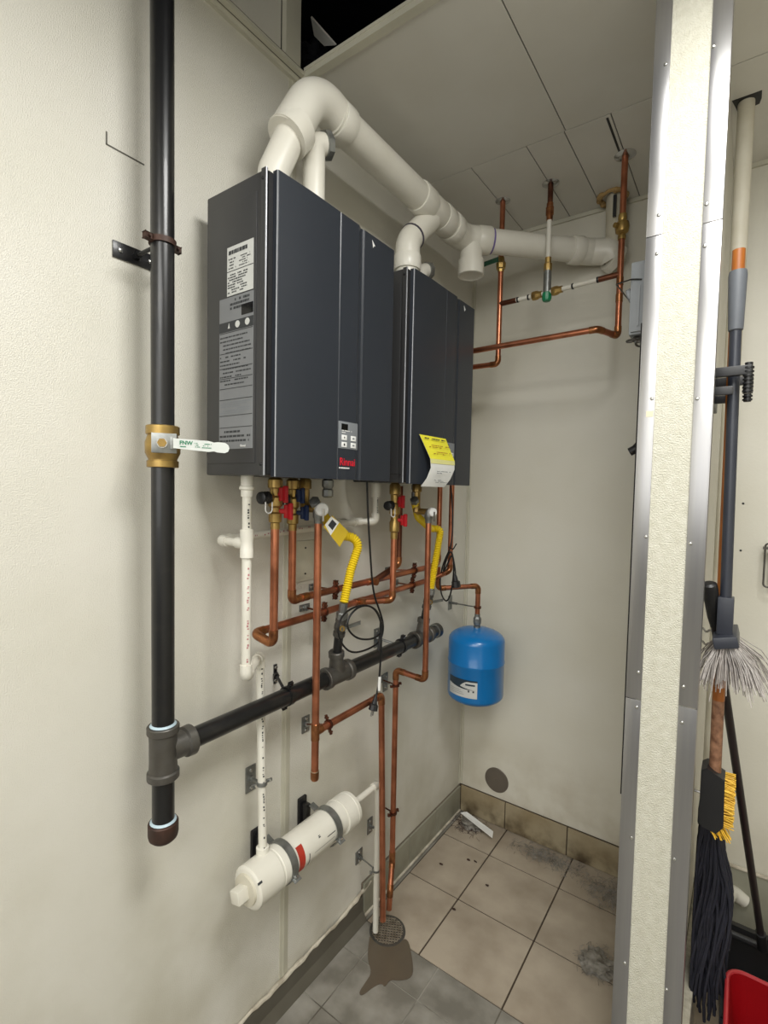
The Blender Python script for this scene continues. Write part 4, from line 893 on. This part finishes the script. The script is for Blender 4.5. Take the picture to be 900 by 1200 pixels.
for s in (-.004, .004): obj('prong', obox(p0+d*.06+Vector((0, s, 0)), d, (0, 1, 0), (1, 0, 0), .018, .0015, .006), CHROME, t, smooth=False)
t = thing('power_cord', 'black power cord tied up in a hanging loop on the corner copper riser', 'power cord', (0.1471, 1.8900, 1.2224))
c2 = [(.128, 1.908, Z2B+.01), (0.1484, 1.9000, 1.5517), (0.1461, 1.8950, 1.4422), (0.1255, 1.8900, 1.3967), (0.1061, 1.8900, 1.3467), (0.0956, 1.8900, 1.2747), (0.1099, 1.8900, 1.2170), (0.1381, 1.8850, 1.1998), (0.1573, 1.8850, 1.2468), (0.1668, 1.8850, 1.3357), (0.1606, 1.8850, 1.4079), (0.1465, 1.8800, 1.4253), (0.1237, 1.8800, 1.3608), (0.1165, 1.8800, 1.3232), (0.1426, 1.8750, 1.3707), (0.1616, 1.8750, 1.4162), (0.1728, 1.8800, 1.3588), (0.1781, 1.8800, 1.3159)]
obj('cord', sweep(new(), smooth(c2), .0034, 8), CORD, t)
p0 = Vector((0.1737, 1.8800, 1.3299)); p1 = Vector((0.1837, 1.8800, 1.2658))
obj('plug', lathe(p0, p1, [(0, .004), (.012, .008), (.03, .011), (.034, .018), (.058, .019), (.06, .014)], 10), DARK, t)
obj('wire_tie', tube([(0.1420, 1.8800, 1.4395), (0.1652, 1.8750, 1.4310), (0.1779, 1.8800, 1.4570)], .0025, .004, 6), CORD, t)
# ================================================================== FLOOR THINGS
DX, DY, DR = .122, 1.508, .066
t = thing('floor_drain', 'round metal floor drain with a perforated grate under the pipe ends', 'floor drain', (DX, DY, 0))
obj('basin', cyl((DX, DY, -.0055), (DX, DY, .0012), DR-.003, 32), DARK, t)
obj('rim', lathe((DX, DY, -.003), (DX, DY, 9), [(0, DR-.008), (0, DR+.004), (.006, DR+.002), (.0065, DR-.007), (.0015, DR-.008)], 32), IRON, t)
bm = new(); st = .0105
for ang in (.5, .5+math.pi/2):
    a = Vector((math.cos(ang), math.sin(ang), 0)); b = Vector((-a.y, a.x, 0)); k = -6
    while k <= 6:
        o_ = k*st
        if abs(o_) < DR-.008:
            hl = math.sqrt((DR-.007)**2-o_**2); obox(Vector((DX, DY, .0042))+b*o_, a, b, (0, 0, 1), hl*2, .0036, .0035, bm)
        k += 1
obj('grate', bm, mat('grate_metal', (150, 140, 124), .5, .2, c2=(110, 98, 82), ns=60), t, smooth=False, kind='stuff')
pw = [(0.0830, 1.4462, 0.0000), (0.1430, 1.4562, 0.0000), (0.1834, 1.4866, 0.0000), (0.1983, 1.5331, 0.0000), (0.2684, 1.4588, 0.0000), (0.2984, 1.4115, 0.0000), (0.2674, 1.3734, 0.0000), (0.2382, 1.3590, 0.0000), (0.2413, 1.3246, 0.0000), (0.2218, 1.3318, 0.0000), (0.2067, 1.2987, 0.0000), (0.1966, 1.2559, 0.0000), (0.1806, 1.2578, 0.0000), (0.1776, 1.2987, 0.0000), (0.1745, 1.3413, 0.0000), (0.1294, 1.3705, -0.0000)]
tag(obj('puddle', prism([(x, y, .0005) for x, y, z in [tuple(v) for v in smooth(pw+[pw[0]], 2)[:-1]]], (0, 0, .0012)), WET, smooth=False), 'brownish wet patch on the grey tiles in front of the floor drain', 'puddle')
def crumple(name, c, sx, sy, sz, mt_, labl, cat, seed, group=None, sub=4):
    from mathutils import noise
    bm = new(); bmesh.ops.create_icosphere(bm, subdivisions=sub, radius=1)
    for v in bm.verts:
        n = noise.noise(v.co*1.6+Vector((seed, 0, 0)))*.6 + noise.noise(v.co*4.5+Vector((0, seed, 0)))*.4
        p = v.co*(1+n); v.co = Vector((c[0]+p.x*sx, c[1]+p.y*sy, max(.0012, c[2]+p.z*sz)))
    return tag(obj(name, bm, mt_, sharp=50), labl, cat, group)
c = (0.1193, 2.2314, 0.0100); crumple('plastic_scrap', (c[0]-.01, c[1]+.01, .010), .055, .03, .016, TRASH, 'crumpled grey plastic film lying in the recess corner', 'debris', 3)
q = [(0.0572, 2.2490, 0.0500), (0.0784, 2.2738, 0.0500), (0.2295, 2.2586, 0.0200), (0.2433, 2.2164, 0.0200)]
tag(obj('trim_offcut', prism([(x, y-.01, z) for x, y, z in q], (0, 0, -.004)), PAPER, smooth=False), 'broken off white trim strip lying against the back base tiles', 'offcut')
c = (0.7999, 1.8455, 0.0100); crumple('plastic_scrap', (c[0], c[1], .008), .055, .05, .014, TRASH, 'crumpled grey fibrous scrap on the tiles beside the partition', 'debris', 9)
def lint(cx, cy, sx, sy, n, seed, labl, mt_=TRASH, h=.012):
    rr = random.Random(seed); bm = new()
    for i in range(n):
        x = cx+rr.gauss(0, sx/2.2); y = cy+rr.gauss(0, sy/2.2); x = min(max(x, cx-sx), cx+sx); y = min(max(y, cy-sy), cy+sy); a = rr.uniform(0, 6.3); l = rr.uniform(.008, .03)
        z = .0022+rr.random()**2*h; m_ = Vector((x+math.cos(a)*l/2, y+math.sin(a)*l/2, z+rr.uniform(0, .004)))
        sweep(bm, [(x, y, z), m_, (x+math.cos(a+.5)*l, y+math.sin(a+.5)*l, .0022)], .0007, 4, False)
    o = tag(obj('floor_lint', bm, mt_, smooth=False), labl, 'debris'); o['kind'] = 'stuff'
lint(.50, 2.255, .17, .06, 420, 1, 'matted grey lint along the back base tiles, left part')
lint(.78, 2.21, .12, .09, 420, 2, 'matted grey lint on the floor where the back base meets the partition')
lint((0.7978, 1.8565, 0.0000)[0], (0.7978, 1.8565, 0.0000)[1], .06, .07, 260, 3, 'loose grey fibres around the scrap beside the partition')
lint(.10, 2.24, .08, .07, 260, 4, 'dark fluff and dirt in the recess corner under the blue tank', MATS['rusty_iron'])
for k, q in enumerate(((0.2063, 2.0266, 0.0000), (0.2357, 2.0359, 0.0000), (0.3362, 1.9412, 0.0000), (0.1197, 1.9283, -0.0000), (0.2796, 1.7471, 0.0000))):
    crumple('leaf_crumb', (q[0], q[1], .002), .008, .005, .0025, RUST, ('left of the two close dark crumbs of dirt on the second row of beige tiles', 'right of the two close dark crumbs of dirt on the beige tiles', 'lone dark crumb near the middle of the beige tiles', 'dark crumb nearest the left base tiles, under the blue tank', 'dark crumb of dirt on the beige tiles nearest the floor drain')[k], 'debris', 20+k, 'dark crumbs on the beige tiles', 2)
q = (0.2030, 2.3360, 0.2271)
t = lathe((q[0], W, q[2]), (q[0], -9, q[2]), [(0, .062), (.002, .062), (.004, .060), (.0045, .012), (.0065, .011), (.007, .003)], 40)
tag(obj('cleanout_cover', t, DCOV), 'round steel cleanout cover low on the back wall above the base tiles', 'cover plate')
# ================================================================== IN THE HATCH
c = (-0.1042, 1.2595, 3.1200); 
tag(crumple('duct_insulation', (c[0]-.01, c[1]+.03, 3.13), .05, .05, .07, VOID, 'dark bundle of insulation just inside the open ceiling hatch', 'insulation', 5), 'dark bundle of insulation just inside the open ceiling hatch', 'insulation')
bpy.data.objects['duct_insulation'].location.z += 0
q = [(-0.0553, 1.2157, 3.2000), (0.0062, 1.2682, 3.1200), (-0.0422, 1.2675, 3.1400), (-0.0686, 1.2460, 3.1700)]
tag(obj('hanging_flap', prism(q, (.003, .003, .004)), CEIL, smooth=False), 'pale torn flap hanging inside the open ceiling hatch', 'flap')
# ================================================================== BOX ON THE HIDDEN SIDE OF THE PARTITION
za, zb2 = (0.8844, 1.6000, 2.1283)[2], (0.8763, 1.6000, 2.3287)[2]; xb_ = (0.8653, 1.6000, 2.2184)[0]
t = thing('junction_box', 'grey electrical box on the left face of the partition, level with the copper drops', 'electrical box', (.91, 1.6, za))
obj('case', box((xb_, 1.56, za), (.9405, 1.66, zb2), bev=.003), BOXG, t)
obj('lid', box((xb_+.006, 1.553, za+.006), (.938, 1.561, zb2-.006), bev=.0015), BOXG, t)
obj('lid_rib', box((xb_+.022, 1.549, za+.02), (xb_+.027, 1.554, zb2-.07)), BOXG, t, smooth=False)
obj('side_knob', cyl((xb_+.001, 1.60, zb2-.075), (xb_-.014, 1.60, zb2-.08), .02, 10, ch=.003), BOXG, t)
obj('cable', tube([(xb_+.03, 1.552, zb2-.055), (xb_+.005, 1.549, zb2-.05), (xb_-.05, 1.62, zb2-.028), (.80, 1.95, zb2+.02)], .002, .02, 6), CORD, t)
bm = new()
for k, (dx, dz) in enumerate(((-.006, -.012), (.012, -.008), (.026, -.014), (.018, -.024))):
    n = 14; P = [Vector((xb_+.01+dx+.010*math.cos(i*2*math.pi/n), 1.575+.008*math.sin(i*2*math.pi/n+k), za+dz+.005*math.sin(i*2*math.pi/n))) for i in range(n+1)]
    sweep(bm, P, .0032, 6, False)
obj('chain', bm, IRON, t)
tag(obj('partition_cable', tube([((0.9239, 1.4000, 1.7230)[0], 1.40, za-.02), ((0.9239, 1.4000, 1.7230)[0], 1.40, .9)], .0018, .01, 8), CORD), 'thin black cable running down the left edge of the partition', 'cable')
q = (0.8896, 1.5500, 1.8154)
bm = cyl((q[0], 1.55, q[2]-.012), (.941, 1.55, q[2]+.05), .008, 10); cyl((q[0]-.006, 1.55, q[2]-.016), (q[0]+.016, 1.55, q[2]-.004), .012, 12, bm)
tag(obj('rubber_bumper', bm, DARK), 'small black rubber knob on the left face of the partition', 'bumper')
# ================================================================== CLEANING CORNER (right of the partition)
t = thing('conduit_pipe', 'cream plastic pipe from the ceiling down behind the hanging broom and brush', 'pipe', (1.10, 1.963, .17))
obj('pipe', tube([(1.102, 1.963, H-.002), (1.100, 1.963, .185), (1.175, 2.30, .165)], .0225, .05, 20), PVCO, t); elbows([(1.102, 1.963, H-.002), (1.100, 1.963, .185), (1.175, 2.30, .165), (1.24, 2.33, .12)], .0225, .05, t, PVC, ext=.03)
tag(obj('ceiling_hole', prism([(1.065, 1.93, H-.0062), (1.14, 1.93, H-.0062), (1.14, 1.965, H-.0062), (1.135, 1.99, H-.0062), (1.08, 2.0, H-.0062), (1.072, 1.96, H-.0062)], (0, 0, .0014)), DARK, smooth=False), 'ragged dark cut-out in the ceiling round the cream pipe', 'hole')
# tool rail with ribbed clamps
hz_ = (1.1065, 1.5000, 1.9777)[2]
t = thing('tool_rail', 'black wall-mounted tool holder gripping the broom and brush handles', 'tool holder', (1.064, 1.5, hz_-.06))
obj('rail', box((1.0635, 1.40, hz_-.065), (1.078, 1.70, hz_+.03), bev=.003), DARK, t)
for yy in (1.455, 1.585):
    obj('arm', box((1.076, yy-.012, hz_-.012), (1.152, yy+.004, hz_+.010), bev=.002), DARK, t)
    obj('lower_arm', box((1.076, yy-.008, hz_-.055), (1.118, yy+.002, hz_-.035), bev=.002), DARK, t)
    bm = new()
    for k in range(7): cyl((1.146, yy-.004, hz_-.052+.009*k), (1.146, yy-.004, hz_-.048+.009*k), .011, 14, bm)
    cyl((1.146, yy-.004, hz_-.055), (1.146, yy-.004, hz_+.016), .008, 12, bm); obj('ribbed_roller', bm, DARK, t)
# broom with silver bristles
BY = 1.49
g0, g1, g2, hb = Vector((1.1146, 1.4900, 2.2226)), Vector((1.1158, 1.4900, 2.0808)), Vector((1.1255, 1.4900, 1.4317)), Vector((1.1260, 1.4900, 1.3421))
t = thing('hanging_broom', 'broom with charcoal pole, grey foam grip and flared silver bristles hanging on the rail', 'broom', hb)
obj('pole', cyl(g1+Vector((0, 0, .02)), hb, .0125, 18), POLE, t)
obj('grip', lathe(g1, g0, [(0, .0135), (.002, .0155), (.01, .016), ((g0-g1).length-.01, .0195), ((g0-g1).length, .018)], 20), GRIP, t)
obj('socket', obox((g2+hb)/2, (1, 0, 0), (0, 1, 0), (g2-hb), .034, .036, (g2-hb).length+.004, bev=.003), POLE, t)
hc = hb+Vector((.004, 0, -.012))
obj('broom_block', obox(hc+Vector((0, .03, -.002)), (1, .15, .22), (0, 1, 0), (-.22, 0, 1), .052, .15, .028, bev=.004), POLE, t)
bm = new(); rr = random.Random(4); nb = 380
for i in range(nb):
    u = rr.uniform(-1, 1); v_ = rr.uniform(-1, 1)
    s = hc+Vector((u*.022, .03+v_*.07, -.014+u*.005)); L = rr.uniform(.085, .125)
    side = u*.5+rr.uniform(-.18, .18)+.12+(.35 if v_ > .2 and rr.random() < .35 else 0); e = s+Vector((side*L*.85, (v_*.35+rr.uniform(-.12, .12))*L, -L*rr.uniform(.75, 1)))
    m_ = s.lerp(e, .5)+Vector((side*.012, 0, .004)); sweep(bm, [s, m_, e], .0011, 4, False)
obj('bristles', bm, BRST, t, smooth=False, kind='stuff')
# scrub brush on a wooden stick
s0, s1 = Vector((1.1131, 1.5300, 2.2887)), Vector((1.1209, 1.5300, 0.9743)); s1.y = 1.53
t = thing('deck_brush', 'scrub brush with worn brown wooden stick, black block and yellow bristles', 'brush', s1)
obj('stick', cyl(s0.lerp(s1, .86), s0, .0138, 16), WOOD, t); obj('worn_end', cyl(s1-Vector((0, 0, .02)), s0.lerp(s1, .86), .0136, 16), WOODW, t, label='scuffed lower end')
k0 = (1.1135, 1.5300, 0.9762); k1 = (1.1201, 1.5300, 0.8236)
zt_, zb_2 = k0[2]+.01, k1[2]
obj('brush_block', prism([(1.092, 1.50, zt_-.01), (1.104, 1.50, zt_), (1.143, 1.50, zt_-.02), (1.145, 1.50, zb_2+.022), (1.130, 1.50, zb_2), (1.100, 1.50, zb_2+.006), (1.092, 1.50, zb_2+.016)], (0, .06, 0)), DARK, t, sharp=20)
bm = new()
for i in range(420):
    z = rr.uniform(zb_2-.012, zt_-.02); y = rr.uniform(1.502, 1.558)
    low = z < zb_2+.02
    s = Vector((1.142 if not low else rr.uniform(1.11, 1.145), y, z if not low else zb_2+.012)); e = s+(Vector((.021+rr.uniform(-.003, .004), rr.uniform(-.004, .004), rr.uniform(-.006, .003))) if not low else Vector((.014+rr.uniform(-.004, .006), rr.uniform(-.004, .004), -.026)))
    sweep(bm, [s, e], .0014, 4, True)
obj('bristles', bm, BRSY, t, smooth=False, kind='stuff')
# mop
MY = 1.70; mt0 = Vector((1.108, MY, (1.1072, 1.7000, 0.7570)[2]))
t = thing('wet_mop', 'dark navy string mop hanging below the scrub brush', 'mop', mt0)
obj('mop_clamp', box((1.083, MY-.035, mt0.z-.02), (1.135, MY+.035, mt0.z+.03), bev=.006), DARK, t)
obj('hook', tube([(1.0625, MY, mt0.z+.06), (1.10, MY, mt0.z+.06), (1.108, MY, mt0.z+.02)], .004, .015, 8), CHROME, t)
bm = new()
for i in range(150):
    x = rr.uniform(-.022, .022); y = rr.uniform(-.05, .05); L = rr.uniform(.36, .50) if rr.random() < .8 else rr.uniform(.5, .56); P = []
    ph = rr.uniform(0, 6); sp_ = rr.uniform(.8, 2.6); R_ = []
    for k in range(11):
        s = k/10; w_ = min(1, s*3)
        P.append((max(1.088, mt0.x+.006+x*(1+w_*sp_*.5)+.012*math.sin(ph+s*7)*w_+.006*s), MY+y*(1+w_*.3)+.012*math.cos(ph+s*6)*w_, mt0.z-.01-s*L)); 
    sweep(bm, P, .0042, 5, True)
obj('strings', bm, MOPM, t, kind='stuff')
# lobby dustpan on a long pole
h0, h1_ = Vector((1.084, 1.47, (1.0859, 1.4700, 1.4678)[2]+.0)), Vector((1.2636, 2.0200, 0.2157))
t = thing('lobby_dustpan', 'black lobby dustpan with a long leaning pole and rubber grip', 'dustpan', (h1_.x, h1_.y, 0))
h0 = Vector((1.0896, 1.4700, 1.4662)); h0.x = max(h0.x, 1.083)
dh = (h1_-h0).normalized()
obj('pole', cyl(h0+dh*.02, h1_, .0105, 14), POLEP, t)
obj('grip', lathe(h0, h1_, [(0, .010), (.004, .0165), (.02, .0175), (.10, .015), (.13, .0115)], 14), DARK, t)
obj('socket', cyl(h1_-dh*.05, h1_+dh*.03, .015, 12), DARK, t)
py2 = h1_.y
bm = new(); X0, X1 = h1_.x-.10, h1_.x+.20
pan = [(X0, py2-.13, .002), (X0, py2-.13, .012), (X0, py2+.06, .012), (X0, py2+.09, .17), (X0, py2+.11, .17), (X0, py2+.085, .002)]
prism(pan, (X1-X0, 0, 0), bm)
for xx in (X0-.004, X1-.002): prism([(xx, py2-.13, .002), (xx, py2-.10, .05), (xx, py2+.09, .18), (xx, py2+.11, .17), (xx, py2+.085, .002)], (.006, 0, 0), bm)
obj('pan', bm, DARK, t, sharp=20)
obj('lip', box((X0-.004, py2-.15, .001), (X1+.004, py2-.12, .006), bev=.001), POLE, t)
obj('hinge', cyl((X0, py2+.05, .165), (X1, py2+.05, .165), .012, 10), DARK, t)
# red bin
t = thing('red_bin', 'red rectangular plastic bin on the floor under the mop', 'bin', (1.33, 1.57, 0))
zr_t = .30; x0, x1, y0_, y1_ = 1.172, 1.46, 1.36, 1.748
def rrect(x0, x1, y0, y1, z, r, n=6):
    P = []
    for cx, cy, a0 in ((x1-r, y1-r, 0), (x0+r, y1-r, 90), (x0+r, y0+r, 180), (x1-r, y0+r, 270)):
        for k in range(n+1): a = math.radians(a0+90*k/n); P.append(Vector((cx+r*math.cos(a), cy+r*math.sin(a), z)))
    return P
bm = new(); prev = None
for (ins, z, rad) in ((.035, .002, .03), (.03, .01, .035), (.002, zr_t-.02, .045), (.0, zr_t, .045), (.006, zr_t, .04), (.008, zr_t-.02, .04), (.036, .012, .03)):
    L_ = [bm.verts.new(p) for p in rrect(x0+ins, x1-ins, y0_+ins, y1_-ins, z, rad)]
    if prev: skin(bm, prev, L_)
    else: bm.faces.new(list(reversed(L_)))
    prev = L_
bm.faces.new(prev); obj('shell', bm, REDB, t)
P = rrect(x0, x1, y0_, y1_, zr_t, .045); P.append(P[0]); obj('rim', sweep(new(), P, .0055, 8, False), REDR, t)
obj('handle', tube([(x0+.004, 1.50, zr_t-.06), (x0-.012, 1.50, zr_t-.075), (x0-.012, 1.58, zr_t-.075), (x0+.004, 1.58, zr_t-.06)], .003, .01, 8), REDR, t)
# wire holder with white box on the back wall
t = thing('wall_dispenser', 'white wall dispenser with a bent wire frame at the right edge of the picture', 'dispenser', (1.30, W, 1.34))
obj('case', box((1.236, W-.05, 1.36), (1.40, W-.0005, 1.495), bev=.006), PAPER, t)
obj('wire_frame', tube([(1.40, W-.062, 1.512), (1.221, W-.062, 1.512), (1.221, W-.062, 1.353), (1.40, W-.062, 1.353)], .0032, .012, 8), IRON, t)
obj('frame_foot', box((1.215, W-.066, 1.49), (1.245, W-.03, 1.498)), IRON, t, smooth=False)
for q, hl in (((1.1492, 2.3360, 1.4741), 'lower'), ((1.1491, 2.3360, 1.6531), 'upper')): tag(obj('wall_screw', lathe((q[0], W, q[2]), (q[0], -9, q[2]), [(0, .004), (.002, .004), (.003, .002)], 10), DARK), hl+' of two tiny dark screw heads on the back wall right of the broom', 'screw', 'screws on the back wall')
t = thing('wire_hooks', 'small steel wire hooks on the partition behind the broom bristles', 'hooks', (1.064, 1.62, 1.27))
for q in ((1.0851, 1.6200, 1.3143), (1.0866, 1.6200, 1.2791)): obj('hook', tube([(1.0625, 1.62, q[2]), (1.075, 1.61, q[2]+.006), (1.083, 1.605, q[2]-.004), (1.092, 1.60, q[2]+.006), (1.10, 1.598, q[2]+.001)], .0028, .005, 8), CHROME, t)
